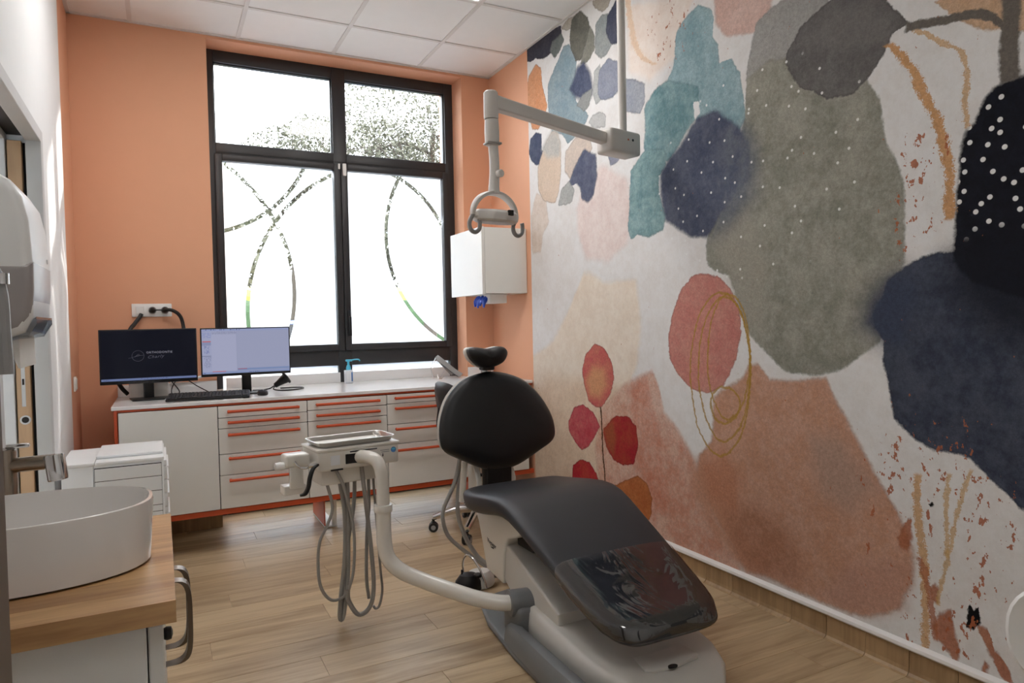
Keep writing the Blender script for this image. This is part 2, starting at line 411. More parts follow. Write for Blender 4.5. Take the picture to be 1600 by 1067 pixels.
# right wall with the mural
wall_mural = bx('wall_right', (W, YF, 0), (W + .15, -.612, H + .03), 'white_paint', kind='structure', label='long right wall carrying the mural', smooth=0)
BLOBS = [
 ('beige', (-1.115, 0.803), [0.523,0.51,0.503,0.501,0.504,0.512,0.518,0.495,0.477,0.465,0.459,0.456,0.458,0.465,0.476,0.493,0.516,0.547,0.589,0.643,0.716,0.793,0.868,0.97,0.881,0.799,0.738,0.692,0.657,0.631,0.613,0.602,0.596,0.597,0.603,0.586,0.527,0.483,0.449,0.424,0.405,0.391,0.388,0.397,0.411,0.43,0.456,0.49,0.536,0.612,0.73,0.736,0.732,0.735,0.776,0.833,0.907,0.859,0.806,0.755,0.711,0.677,0.605,0.544], (238, 226, 210), (232, 216, 197), 0.03, 0.9, 0.05),
 ('beige2', (-1.013, 0.499), [0.601,0.555,0.521,0.495,0.476,0.463,0.454,0.45,0.427,0.404,0.386,0.374,0.365,0.361,0.359,0.362,0.368,0.378,0.392,0.412,0.438,0.472,0.518,0.579,0.665,0.728,0.672,0.63,0.598,0.574,0.558,0.547,0.542,0.542,0.548,0.559,0.545,0.508,0.48,0.459,0.444,0.434,0.428,0.427,0.412,0.398,0.389,0.384,0.382,0.384,0.39,0.401,0.415,0.435,0.462,0.498,0.542,0.59,0.654,0.725,0.69,0.664,0.646,0.635], (232, 210, 186), (226, 200, 174), 0.08, 0.8, 0),
 ('pinkw', (-1.462, 1.832), [0.272,0.279,0.284,0.28,0.278,0.279,0.283,0.287,0.275,0.267,0.262,0.26,0.26,0.263,0.268,0.265,0.26,0.257,0.257,0.26,0.265,0.273,0.284,0.285,0.276,0.269,0.265,0.264,0.266,0.27,0.277,0.273,0.271,0.271,0.274,0.278,0.271,0.267,0.266,0.267,0.271,0.278,0.288,0.28,0.273,0.269,0.268,0.269,0.273,0.271,0.262,0.256,0.253,0.253,0.255,0.259,0.267,0.277,0.285,0.276,0.269,0.266,0.265,0.267], (236, 222, 216), (230, 209, 203), 0.03, 0.9, 0.04),
 ('peachtop', (-1.932, 2.663), [0.252,0.237,0.226,0.218,0.213,0.214,0.218,0.223,0.232,0.224,0.215,0.209,0.205,0.203,0.203,0.205,0.209,0.215,0.222,0.215,0.21,0.207,0.207,0.208,0.212,0.217,0.226,0.226,0.217,0.21,0.206,0.203,0.203,0.205,0.208,0.214,0.223,0.234,0.25,0.27,0.297,0.297,0.258,0.231,0.21,0.195,0.183,0.174,0.168,0.163,0.161,0.16,0.16,0.162,0.166,0.171,0.179,0.189,0.203,0.221,0.245,0.278,0.298,0.272], (240, 228, 218), (236, 219, 206), 0.03, 0.9, 0),
 ('pinktop', (-2.515, 2.555), [0.175,0.173,0.173,0.174,0.178,0.183,0.19,0.185,0.181,0.178,0.159,0.145,0.134,0.125,0.119,0.115,0.111,0.108,0.106,0.105,0.106,0.107,0.11,0.113,0.119,0.121,0.122,0.124,0.127,0.131,0.138,0.146,0.154,0.155,0.158,0.163,0.169,0.178,0.189,0.204,0.225,0.196,0.165,0.144,0.129,0.117,0.109,0.102,0.097,0.094,0.091,0.09,0.089,0.09,0.091,0.093,0.096,0.1,0.106,0.114,0.124,0.138,0.156,0.178], (229, 199, 188), (222, 186, 173), 0.012, 1, 0.1),
 ('peach', (-1.831, 0.436), [0.418,0.445,0.48,0.527,0.698,0.718,0.636,0.557,0.5,0.457,0.425,0.401,0.382,0.369,0.36,0.355,0.353,0.353,0.355,0.361,0.37,0.384,0.402,0.427,0.46,0.503,0.521,0.501,0.486,0.477,0.472,0.472,0.477,0.487,0.481,0.478,0.48,0.486,0.498,0.489,0.479,0.474,0.474,0.479,0.487,0.487,0.492,0.501,0.517,0.54,0.484,0.412,0.359,0.354,0.352,0.354,0.357,0.354,0.355,0.358,0.366,0.372,0.383,0.398], (218, 160, 136), (230, 196, 178), 0.02, 0.9, 0.05),
 ('peach2', (-2.1, 0.347), [0.198,0.211,0.228,0.252,0.288,0.34,0.42,0.385,0.356,0.334,0.318,0.304,0.28,0.261,0.247,0.237,0.229,0.225,0.222,0.222,0.22,0.211,0.205,0.201,0.199,0.199,0.201,0.205,0.212,0.221,0.233,0.248,0.27,0.276,0.273,0.274,0.276,0.282,0.291,0.303,0.32,0.333,0.322,0.314,0.309,0.308,0.31,0.314,0.29,0.26,0.237,0.22,0.207,0.197,0.19,0.184,0.178,0.174,0.172,0.172,0.173,0.176,0.181,0.188], (214, 146, 120), (226, 180, 160), 0.05, 0.6, 0),
 ('redspeck', (-1.839, 0.563), [0.109,0.112,0.116,0.121,0.128,0.138,0.15,0.167,0.191,0.225,0.276,0.316,0.327,0.343,0.364,0.391,0.322,0.26,0.22,0.192,0.172,0.157,0.146,0.137,0.131,0.126,0.123,0.121,0.121,0.121,0.123,0.124,0.124,0.125,0.128,0.132,0.137,0.145,0.155,0.168,0.186,0.21,0.244,0.294,0.355,0.353,0.355,0.361,0.359,0.279,0.23,0.197,0.174,0.157,0.144,0.135,0.128,0.122,0.116,0.112,0.109,0.108,0.107,0.107], (212, 134, 108), (224, 170, 150), 0.04, 0.6, 0),
 ('palebeige', (-0.724, 1.889), [0.133,0.138,0.135,0.126,0.119,0.113,0.11,0.107,0.106,0.105,0.106,0.114,0.126,0.143,0.167,0.196,0.196,0.197,0.201,0.207,0.215,0.2,0.173,0.153,0.139,0.128,0.12,0.114,0.109,0.106,0.104,0.103,0.103,0.104,0.106,0.109,0.114,0.12,0.123,0.125,0.128,0.132,0.139,0.147,0.158,0.173,0.193,0.205,0.193,0.184,0.177,0.173,0.17,0.169,0.17,0.16,0.15,0.143,0.137,0.133,0.131,0.129,0.129,0.131], (228, 216, 206), (222, 206, 192), 0.01, 1, 0.1),
 ('dkn', (-0.825, 3.007), [0.232,0.231,0.206,0.188,0.17,0.149,0.135,0.124,0.115,0.109,0.103,0.096,0.091,0.087,0.085,0.083,0.082,0.082,0.082,0.081,0.081,0.081,0.082,0.084,0.087,0.091,0.096,0.103,0.112,0.149,0.184,0.219,0.258,0.258,0.261,0.206,0.159,0.131,0.112,0.099,0.089,0.082,0.076,0.072,0.069,0.067,0.065,0.064,0.064,0.065,0.065,0.067,0.069,0.072,0.075,0.081,0.087,0.096,0.109,0.126,0.151,0.192,0.235,0.232], (62, 62, 76), (80, 78, 88), 0.005, 1, 0.3),
 ('gg', (-0.994, 2.953), [0.09,0.082,0.076,0.071,0.068,0.065,0.063,0.062,0.062,0.06,0.059,0.058,0.057,0.057,0.058,0.059,0.06,0.063,0.066,0.068,0.065,0.064,0.063,0.063,0.063,0.064,0.065,0.067,0.071,0.075,0.08,0.088,0.086,0.082,0.079,0.076,0.075,0.075,0.075,0.076,0.07,0.064,0.06,0.056,0.054,0.052,0.051,0.05,0.05,0.05,0.051,0.052,0.054,0.057,0.06,0.065,0.071,0.078,0.077,0.078,0.079,0.08,0.083,0.087], (108, 114, 113), (130, 134, 130), 0.006, 1, 0.3),
 ('bs', (-1.171, 3.022), [0.095,0.087,0.081,0.077,0.073,0.068,0.058,0.05,0.045,0.041,0.038,0.036,0.034,0.033,0.032,0.032,0.032,0.032,0.032,0.033,0.034,0.036,0.038,0.041,0.044,0.049,0.056,0.061,0.065,0.071,0.078,0.088,0.102,0.111,0.09,0.076,0.067,0.06,0.055,0.051,0.048,0.043,0.039,0.036,0.034,0.033,0.031,0.031,0.03,0.03,0.03,0.031,0.031,0.032,0.034,0.036,0.038,0.042,0.047,0.053,0.062,0.076,0.1,0.106], (196, 188, 176), (196, 188, 176), 0.006, 1, 0.3),
 ('teg', (-1.079, 2.603), [0.125,0.127,0.13,0.135,0.141,0.207,0.314,0.318,0.312,0.3,0.291,0.286,0.283,0.283,0.286,0.284,0.252,0.228,0.215,0.213,0.213,0.215,0.219,0.225,0.233,0.22,0.211,0.204,0.199,0.197,0.196,0.198,0.201,0.204,0.206,0.211,0.217,0.227,0.239,0.245,0.243,0.244,0.245,0.249,0.254,0.263,0.276,0.294,0.316,0.314,0.314,0.285,0.257,0.239,0.229,0.221,0.191,0.164,0.144,0.136,0.131,0.127,0.126,0.125], (138, 160, 170), (160, 176, 182), 0.006, 1, 0.3),
 ('olv', (-1.252, 2.916), [0.12,0.12,0.115,0.111,0.108,0.106,0.105,0.106,0.107,0.11,0.113,0.118,0.125,0.134,0.145,0.149,0.145,0.142,0.141,0.141,0.132,0.124,0.117,0.113,0.11,0.108,0.107,0.106,0.103,0.1,0.099,0.099,0.1,0.101,0.104,0.108,0.111,0.112,0.114,0.118,0.122,0.129,0.138,0.142,0.138,0.135,0.133,0.133,0.134,0.136,0.132,0.125,0.12,0.116,0.113,0.112,0.111,0.112,0.113,0.111,0.111,0.111,0.113,0.116], (104, 104, 97), (124, 122, 113), 0.006, 1, 0.3),
 ('olv2', (-1.352, 2.806), [0.061,0.061,0.062,0.064,0.063,0.061,0.059,0.058,0.058,0.058,0.059,0.061,0.063,0.066,0.07,0.072,0.073,0.075,0.078,0.081,0.086,0.091,0.092,0.093,0.096,0.1,0.106,0.092,0.076,0.065,0.058,0.053,0.048,0.045,0.043,0.041,0.04,0.04,0.04,0.041,0.042,0.043,0.045,0.048,0.052,0.057,0.064,0.073,0.086,0.106,0.112,0.102,0.095,0.089,0.085,0.082,0.079,0.078,0.075,0.071,0.067,0.065,0.063,0.062], (134, 134, 124), (152, 151, 141), 0.006, 1, 0.3),
 ('btop', (-1.491, 3.007), [0.096,0.088,0.082,0.078,0.075,0.073,0.071,0.067,0.061,0.058,0.055,0.053,0.051,0.05,0.05,0.05,0.05,0.048,0.045,0.044,0.043,0.042,0.042,0.042,0.042,0.043,0.045,0.047,0.05,0.054,0.058,0.065,0.072,0.077,0.084,0.093,0.106,0.107,0.081,0.065,0.055,0.048,0.043,0.04,0.037,0.035,0.033,0.032,0.031,0.031,0.03,0.031,0.031,0.032,0.033,0.034,0.037,0.039,0.043,0.048,0.054,0.064,0.079,0.103], (188, 180, 168), (188, 180, 168), 0.006, 1, 0.3),
 ('gb', (-1.496, 2.822), [0.078,0.079,0.081,0.083,0.087,0.091,0.098,0.106,0.106,0.106,0.107,0.108,0.111,0.115,0.114,0.113,0.113,0.114,0.117,0.113,0.108,0.105,0.103,0.103,0.103,0.104,0.1,0.093,0.087,0.083,0.08,0.078,0.077,0.077,0.077,0.078,0.08,0.083,0.086,0.091,0.098,0.107,0.113,0.112,0.112,0.113,0.116,0.119,0.12,0.117,0.116,0.115,0.116,0.113,0.104,0.098,0.093,0.089,0.086,0.085,0.083,0.08,0.079,0.078], (152, 160, 161), (170, 174, 172), 0.006, 1, 0.3),
 ('nst', (-1.591, 2.85), [0.043,0.043,0.044,0.045,0.046,0.048,0.051,0.054,0.059,0.065,0.074,0.086,0.105,0.121,0.115,0.11,0.107,0.105,0.099,0.088,0.081,0.075,0.071,0.068,0.065,0.064,0.063,0.062,0.063,0.064,0.064,0.062,0.06,0.059,0.059,0.059,0.06,0.061,0.063,0.066,0.07,0.075,0.081,0.083,0.084,0.085,0.088,0.091,0.096,0.103,0.111,0.122,0.121,0.096,0.081,0.07,0.063,0.057,0.053,0.049,0.047,0.045,0.044,0.043], (76, 80, 100), (92, 96, 112), 0.006, 1, 0.3),
 ('org', (-0.722, 2.705), [0.113,0.118,0.125,0.133,0.144,0.159,0.17,0.171,0.174,0.179,0.185,0.187,0.19,0.195,0.202,0.208,0.2,0.195,0.191,0.19,0.176,0.164,0.155,0.148,0.143,0.136,0.129,0.123,0.119,0.117,0.115,0.115,0.116,0.118,0.121,0.125,0.132,0.14,0.146,0.152,0.16,0.172,0.186,0.2,0.199,0.2,0.203,0.209,0.216,0.211,0.198,0.188,0.181,0.16,0.143,0.131,0.121,0.114,0.11,0.108,0.107,0.107,0.108,0.11], (226, 158, 114), (233, 172, 132), 0.006, 1, 0.3),
 ('nvs', (-1.275, 2.627), [0.093,0.096,0.1,0.105,0.112,0.121,0.133,0.135,0.136,0.138,0.141,0.147,0.134,0.122,0.112,0.105,0.1,0.096,0.091,0.088,0.086,0.085,0.084,0.085,0.086,0.088,0.091,0.095,0.098,0.102,0.108,0.115,0.125,0.138,0.129,0.121,0.116,0.112,0.11,0.11,0.111,0.114,0.117,0.122,0.124,0.121,0.119,0.118,0.118,0.119,0.122,0.114,0.107,0.101,0.097,0.095,0.093,0.092,0.092,0.093,0.092,0.091,0.091,0.092], (74, 82, 108), (98, 106, 128), 0.02, 1, 0.3),
 ('gr1', (-1.304, 2.52), [0.058,0.056,0.055,0.054,0.054,0.055,0.056,0.057,0.058,0.056,0.054,0.053,0.052,0.052,0.052,0.053,0.054,0.057,0.059,0.059,0.057,0.056,0.055,0.055,0.056,0.057,0.059,0.061,0.064,0.069,0.075,0.082,0.088,0.076,0.068,0.062,0.058,0.054,0.052,0.05,0.048,0.048,0.047,0.047,0.045,0.044,0.044,0.044,0.044,0.044,0.046,0.047,0.05,0.053,0.057,0.062,0.069,0.08,0.093,0.082,0.074,0.068,0.064,0.06], (158, 160, 158), (158, 160, 158), 0.006, 1, 0.3),
 ('lg', (-1.426, 2.576), [0.02,0.019,0.019,0.018,0.018,0.018,0.018,0.019,0.019,0.02,0.028,0.055,0.101,0.1,0.101,0.102,0.105,0.106,0.093,0.083,0.075,0.07,0.066,0.062,0.06,0.057,0.052,0.048,0.045,0.043,0.041,0.04,0.039,0.039,0.039,0.04,0.04,0.042,0.043,0.046,0.049,0.053,0.059,0.067,0.077,0.085,0.086,0.088,0.092,0.096,0.102,0.11,0.097,0.087,0.079,0.073,0.058,0.045,0.037,0.032,0.028,0.025,0.023,0.021], (192, 194, 192), (192, 194, 192), 0.006, 1, 0.3),
 ('gbl', (-1.536, 2.565), [0.09,0.09,0.091,0.093,0.096,0.1,0.106,0.114,0.124,0.125,0.122,0.12,0.119,0.119,0.115,0.11,0.106,0.103,0.101,0.1,0.101,0.102,0.104,0.108,0.108,0.107,0.107,0.108,0.109,0.105,0.102,0.101,0.1,0.101,0.1,0.099,0.1,0.102,0.105,0.108,0.114,0.113,0.111,0.109,0.109,0.11,0.111,0.114,0.119,0.116,0.112,0.11,0.108,0.107,0.108,0.109,0.112,0.116,0.11,0.103,0.098,0.094,0.092,0.09], (146, 152, 170), (162, 166, 180), 0.006, 1, 0.3),
 ('gbl2', (-1.766, 2.41), [0.087,0.088,0.089,0.092,0.095,0.1,0.106,0.108,0.107,0.107,0.108,0.111,0.114,0.105,0.097,0.092,0.087,0.084,0.082,0.081,0.08,0.08,0.081,0.083,0.086,0.09,0.095,0.09,0.086,0.082,0.08,0.079,0.078,0.079,0.079,0.081,0.084,0.088,0.093,0.099,0.108,0.12,0.136,0.125,0.113,0.103,0.096,0.091,0.087,0.084,0.08,0.077,0.075,0.074,0.073,0.073,0.074,0.076,0.079,0.082,0.087,0.09,0.088,0.087], (166, 172, 184), (180, 184, 192), 0.006, 1, 0.3),
 ('lg2', (-1.43, 2.37), [0.076,0.075,0.074,0.075,0.076,0.077,0.08,0.083,0.073,0.065,0.059,0.054,0.051,0.049,0.047,0.045,0.045,0.044,0.044,0.045,0.046,0.047,0.049,0.052,0.056,0.058,0.058,0.059,0.061,0.064,0.067,0.071,0.077,0.085,0.089,0.083,0.078,0.075,0.072,0.07,0.065,0.06,0.056,0.053,0.051,0.05,0.049,0.048,0.048,0.048,0.049,0.051,0.053,0.052,0.052,0.052,0.053,0.054,0.056,0.059,0.062,0.067,0.073,0.078], (200, 200, 198), (200, 200, 198), 0.006, 1, 0.3),
 ('nvl', (-0.711, 2.379), [0.08,0.08,0.082,0.088,0.099,0.114,0.111,0.109,0.107,0.107,0.107,0.109,0.112,0.109,0.108,0.107,0.108,0.106,0.101,0.098,0.095,0.093,0.093,0.093,0.094,0.094,0.093,0.093,0.094,0.096,0.098,0.102,0.1,0.097,0.095,0.094,0.094,0.095,0.097,0.1,0.105,0.106,0.104,0.103,0.102,0.103,0.105,0.107,0.111,0.109,0.106,0.103,0.102,0.102,0.103,0.105,0.108,0.102,0.095,0.09,0.086,0.083,0.081,0.08], (72, 80, 106), (92, 100, 122), 0.006, 1, 0.3),
 ('gp', (-0.885, 2.207), [0.139,0.139,0.14,0.143,0.146,0.149,0.152,0.158,0.166,0.176,0.19,0.199,0.208,0.221,0.221,0.213,0.208,0.205,0.204,0.205,0.208,0.209,0.2,0.193,0.188,0.185,0.185,0.177,0.17,0.166,0.163,0.162,0.162,0.164,0.167,0.168,0.162,0.158,0.155,0.154,0.155,0.157,0.16,0.166,0.173,0.18,0.188,0.199,0.214,0.233,0.236,0.234,0.234,0.229,0.214,0.203,0.195,0.185,0.171,0.16,0.152,0.146,0.142,0.14], (226, 206, 187), (222, 200, 178), 0.006, 1, 0.3),
 ('gpt', (-0.922, 2.349), [0.099,0.105,0.106,0.106,0.108,0.11,0.113,0.118,0.12,0.107,0.097,0.09,0.085,0.081,0.078,0.076,0.074,0.074,0.074,0.075,0.077,0.079,0.083,0.087,0.089,0.089,0.09,0.092,0.095,0.1,0.105,0.113,0.123,0.133,0.119,0.109,0.101,0.095,0.091,0.088,0.086,0.084,0.084,0.084,0.085,0.088,0.091,0.095,0.093,0.091,0.089,0.088,0.088,0.089,0.091,0.094,0.095,0.092,0.091,0.09,0.09,0.091,0.092,0.095], (190, 190, 186), (200, 198, 192), 0.03, 0.9, 0),
 ('pch', (-1.206, 2.229), [0.164,0.147,0.131,0.119,0.11,0.104,0.098,0.095,0.092,0.09,0.09,0.088,0.088,0.088,0.089,0.091,0.094,0.098,0.104,0.111,0.121,0.134,0.152,0.153,0.153,0.155,0.159,0.16,0.15,0.143,0.137,0.133,0.13,0.129,0.129,0.13,0.131,0.122,0.115,0.109,0.106,0.103,0.102,0.101,0.102,0.103,0.106,0.109,0.107,0.106,0.106,0.107,0.109,0.112,0.116,0.122,0.13,0.141,0.155,0.164,0.161,0.159,0.159,0.161], (220, 204, 190), (212, 198, 186), 0.006, 1, 0.3),
 ('grs', (-1.081, 2.014), [0.088,0.084,0.081,0.079,0.078,0.078,0.078,0.08,0.077,0.072,0.068,0.065,0.062,0.061,0.06,0.059,0.059,0.059,0.06,0.061,0.064,0.066,0.07,0.075,0.082,0.091,0.104,0.113,0.102,0.094,0.087,0.083,0.079,0.077,0.075,0.074,0.074,0.074,0.074,0.07,0.067,0.064,0.063,0.062,0.061,0.062,0.062,0.064,0.066,0.069,0.073,0.079,0.086,0.086,0.083,0.082,0.081,0.08,0.081,0.082,0.084,0.088,0.092,0.093], (178, 180, 177), (190, 191, 188), 0.006, 1, 0.3),
 ('nv19', (-1.294, 2.091), [0.123,0.125,0.128,0.127,0.126,0.126,0.128,0.13,0.135,0.141,0.149,0.152,0.155,0.159,0.165,0.165,0.158,0.153,0.15,0.145,0.125,0.11,0.1,0.094,0.093,0.093,0.094,0.096,0.099,0.103,0.155,0.168,0.179,0.164,0.153,0.145,0.139,0.134,0.131,0.129,0.127,0.126,0.127,0.129,0.132,0.136,0.143,0.152,0.15,0.144,0.14,0.138,0.137,0.137,0.138,0.141,0.146,0.147,0.138,0.132,0.128,0.125,0.123,0.122], (90, 96, 120), (116, 121, 142), 0.01, 1, 0.3),
 ('blw', (-1.584, 2.135), [0.085,0.072,0.064,0.057,0.052,0.049,0.046,0.044,0.043,0.04,0.038,0.037,0.036,0.035,0.035,0.035,0.036,0.036,0.037,0.039,0.041,0.044,0.048,0.053,0.055,0.053,0.051,0.051,0.05,0.05,0.051,0.052,0.053,0.056,0.059,0.063,0.068,0.076,0.077,0.062,0.052,0.045,0.04,0.037,0.034,0.032,0.03,0.029,0.028,0.028,0.028,0.028,0.028,0.029,0.029,0.031,0.033,0.035,0.038,0.042,0.048,0.056,0.067,0.087], (152, 154, 170), (152, 154, 170), 0.006, 1, 0.3),
 ('G1', (-2.715, 2.327), [0.119,0.111,0.104,0.1,0.096,0.094,0.093,0.099,0.114,0.135,0.169,0.2,0.193,0.188,0.185,0.184,0.185,0.187,0.189,0.192,0.198,0.206,0.213,0.205,0.199,0.196,0.194,0.195,0.185,0.175,0.167,0.161,0.157,0.155,0.154,0.155,0.156,0.157,0.159,0.164,0.17,0.178,0.174,0.171,0.169,0.169,0.167,0.165,0.165,0.167,0.17,0.176,0.183,0.185,0.187,0.192,0.199,0.208,0.22,0.23,0.238,0.249,0.189,0.13], (184, 182, 178), (174, 172, 168), 0.006, 1, 0.15),
 ('olive', (-2.802, 1.629), [0.433,0.435,0.442,0.452,0.468,0.483,0.501,0.522,0.55,0.587,0.595,0.598,0.612,0.622,0.623,0.623,0.621,0.615,0.596,0.571,0.551,0.537,0.511,0.482,0.459,0.441,0.429,0.43,0.48,0.525,0.521,0.513,0.501,0.494,0.491,0.469,0.453,0.442,0.436,0.434,0.446,0.472,0.507,0.564,0.658,0.663,0.666,0.645,0.631,0.623,0.608,0.595,0.588,0.561,0.533,0.513,0.49,0.462,0.441,0.429,0.427,0.428,0.429,0.435], (146, 146, 134), (176, 173, 161), 0.008, 1, 0.1),
 ('olv_pale', (-2.519, 1.45), [0.124,0.13,0.131,0.133,0.136,0.14,0.146,0.155,0.165,0.18,0.199,0.226,0.263,0.319,0.273,0.238,0.212,0.188,0.16,0.14,0.126,0.115,0.107,0.101,0.096,0.093,0.091,0.09,0.089,0.09,0.094,0.099,0.106,0.115,0.127,0.144,0.167,0.202,0.236,0.224,0.215,0.209,0.205,0.203,0.203,0.205,0.209,0.215,0.224,0.236,0.212,0.185,0.165,0.151,0.14,0.132,0.125,0.121,0.118,0.116,0.115,0.116,0.117,0.12], (182, 176, 164), (170, 165, 152), 0.05, 0.7, 0),  # paler soft overlay in the olive print
 ('T1', (-2.28, 2.346), [0.187,0.2,0.217,0.238,0.251,0.269,0.293,0.324,0.361,0.375,0.38,0.328,0.291,0.264,0.243,0.228,0.216,0.207,0.201,0.197,0.195,0.191,0.188,0.188,0.189,0.191,0.196,0.204,0.213,0.227,0.233,0.234,0.237,0.243,0.252,0.251,0.234,0.229,0.234,0.243,0.26,0.284,0.316,0.319,0.32,0.323,0.326,0.332,0.309,0.291,0.278,0.236,0.17,0.158,0.149,0.143,0.138,0.132,0.125,0.12,0.117,0.114,0.113,0.178], (142, 174, 182), (174, 200, 206), 0.006, 1, 0.2),
 ('T2a', (-2.031, 2.218), [0.213,0.211,0.209,0.194,0.184,0.176,0.17,0.166,0.164,0.163,0.163,0.165,0.168,0.174,0.181,0.191,0.204,0.2,0.197,0.196,0.197,0.201,0.206,0.213,0.224,0.224,0.217,0.211,0.199,0.19,0.183,0.179,0.177,0.179,0.182,0.187,0.195,0.206,0.205,0.199,0.196,0.195,0.195,0.192,0.188,0.185,0.185,0.186,0.189,0.187,0.182,0.178,0.176,0.176,0.178,0.182,0.187,0.195,0.206,0.22,0.238,0.232,0.223,0.217], (112, 150, 156), (154, 184, 188), 0.008, 1, 0.2),
 ('T2b', (-1.856, 1.875), [0.103,0.108,0.114,0.122,0.134,0.148,0.169,0.198,0.209,0.22,0.235,0.228,0.223,0.219,0.218,0.219,0.213,0.206,0.202,0.2,0.199,0.229,0.24,0.231,0.224,0.212,0.191,0.176,0.164,0.156,0.149,0.144,0.141,0.14,0.14,0.141,0.144,0.15,0.157,0.167,0.181,0.198,0.198,0.199,0.201,0.206,0.213,0.223,0.228,0.227,0.228,0.232,0.238,0.246,0.258,0.249,0.222,0.203,0.128,0.119,0.113,0.109,0.106,0.104], (116, 152, 156), (158, 188, 190), 0.006, 1, 0.2),
 ('hole', (-2.232, 2.207), [0.022,0.022,0.022,0.023,0.024,0.025,0.027,0.029,0.031,0.03,0.03,0.031,0.031,0.032,0.033,0.035,0.038,0.041,0.045,0.051,0.043,0.036,0.031,0.028,0.025,0.023,0.022,0.021,0.02,0.019,0.019,0.019,0.019,0.019,0.02,0.02,0.021,0.022,0.024,0.026,0.029,0.033,0.038,0.041,0.039,0.037,0.036,0.036,0.035,0.035,0.036,0.037,0.038,0.04,0.037,0.033,0.03,0.027,0.025,0.024,0.023,0.022,0.022,0.022], (236, 236, 236), (236, 236, 236), 0.004, 1, 0),
 ('N1', (-2.261, 1.893), [0.292,0.295,0.3,0.283,0.266,0.254,0.245,0.239,0.235,0.234,0.235,0.238,0.245,0.255,0.268,0.282,0.278,0.276,0.277,0.281,0.278,0.278,0.281,0.284,0.288,0.296,0.306,0.296,0.29,0.287,0.286,0.288,0.289,0.29,0.295,0.29,0.274,0.262,0.254,0.242,0.234,0.228,0.225,0.224,0.233,0.245,0.261,0.279,0.279,0.282,0.288,0.297,0.296,0.287,0.281,0.278,0.277,0.28,0.285,0.288,0.291,0.298,0.296,0.293], (78, 85, 108), (104, 110, 128), 0.014, 1, 0.15),
 ('N1h', (-2.493, 1.777), [0.09,0.09,0.09,0.092,0.092,0.087,0.084,0.082,0.081,0.08,0.08,0.082,0.083,0.086,0.09,0.095,0.102,0.112,0.124,0.141,0.165,0.179,0.193,0.213,0.239,0.166,0.127,0.103,0.088,0.077,0.069,0.063,0.057,0.052,0.049,0.046,0.044,0.043,0.042,0.042,0.042,0.042,0.043,0.044,0.046,0.048,0.051,0.055,0.061,0.264,0.236,0.216,0.2,0.189,0.18,0.16,0.14,0.126,0.116,0.108,0.102,0.097,0.094,0.092], (92, 99, 118), (116, 120, 130), 0.1, 0.75, 0),
 ('N1b', (-2.472, 1.882), [0.108,0.11,0.11,0.107,0.106,0.105,0.106,0.108,0.11,0.114,0.12,0.127,0.137,0.149,0.154,0.158,0.163,0.17,0.18,0.193,0.197,0.171,0.153,0.139,0.129,0.121,0.115,0.111,0.108,0.103,0.098,0.094,0.091,0.089,0.088,0.088,0.089,0.09,0.093,0.097,0.102,0.108,0.117,0.129,0.145,0.167,0.2,0.192,0.18,0.171,0.164,0.159,0.156,0.155,0.154,0.14,0.13,0.122,0.116,0.112,0.109,0.107,0.106,0.106], (104, 112, 130), (128, 132, 140), 0.07, 0.55, 0),
 ('ptr', (-3.546, 2.135), [0.151,0.153,0.156,0.16,0.166,0.174,0.184,0.179,0.142,0.119,0.103,0.09,0.08,0.073,0.068,0.064,0.06,0.058,0.057,0.056,0.056,0.056,0.057,0.058,0.06,0.063,0.067,0.072,0.077,0.082,0.088,0.097,0.109,0.125,0.141,0.159,0.185,0.221,0.203,0.147,0.116,0.097,0.084,0.074,0.068,0.062,0.058,0.055,0.053,0.052,0.051,0.05,0.05,0.051,0.052,0.053,0.056,0.059,0.063,0.068,0.075,0.085,0.098,0.118], (214, 176, 142), (222, 188, 158), 0.006, 1, 0.1),
 ('leaf', (-2.992, 2.231), [0.247,0.268,0.214,0.208,0.205,0.201,0.198,0.197,0.198,0.199,0.197,0.197,0.198,0.202,0.198,0.194,0.191,0.192,0.194,0.198,0.19,0.185,0.182,0.18,0.185,0.192,0.201,0.206,0.208,0.212,0.219,0.228,0.236,0.243,0.246,0.235,0.227,0.221,0.218,0.212,0.2,0.191,0.184,0.179,0.176,0.175,0.176,0.179,0.184,0.191,0.2,0.196,0.195,0.196,0.198,0.203,0.201,0.199,0.199,0.201,0.204,0.211,0.219,0.231], (110, 107, 106), (126, 123, 121), 0.004, 1, 0.25),
 ('leafl', (-3.053, 2.268), [0.118,0.13,0.143,0.139,0.138,0.137,0.138,0.14,0.127,0.11,0.098,0.089,0.082,0.077,0.073,0.071,0.069,0.067,0.067,0.067,0.068,0.068,0.07,0.072,0.075,0.079,0.084,0.091,0.101,0.114,0.12,0.123,0.127,0.133,0.135,0.13,0.127,0.125,0.124,0.125,0.126,0.126,0.11,0.099,0.091,0.084,0.08,0.076,0.073,0.072,0.071,0.07,0.071,0.072,0.073,0.076,0.08,0.085,0.088,0.09,0.092,0.096,0.102,0.108], (134, 131, 128), (134, 131, 128), 0.03, 0.6, 0),
 ('NB', (-3.546, 1.107), [0.34,0.345,0.352,0.353,0.356,0.364,0.375,0.391,0.413,0.442,0.48,0.53,0.54,0.509,0.485,0.454,0.417,0.383,0.355,0.345,0.347,0.365,0.389,0.395,0.404,0.408,0.415,0.405,0.395,0.389,0.388,0.39,0.387,0.388,0.424,0.45,0.444,0.44,0.441,0.433,0.418,0.403,0.392,0.368,0.356,0.369,0.388,0.412,0.432,0.434,0.441,0.453,0.469,0.492,0.523,0.473,0.434,0.404,0.381,0.364,0.352,0.344,0.339,0.338], (60, 66, 84), (84, 90, 106), 0.006, 1, 0.25),
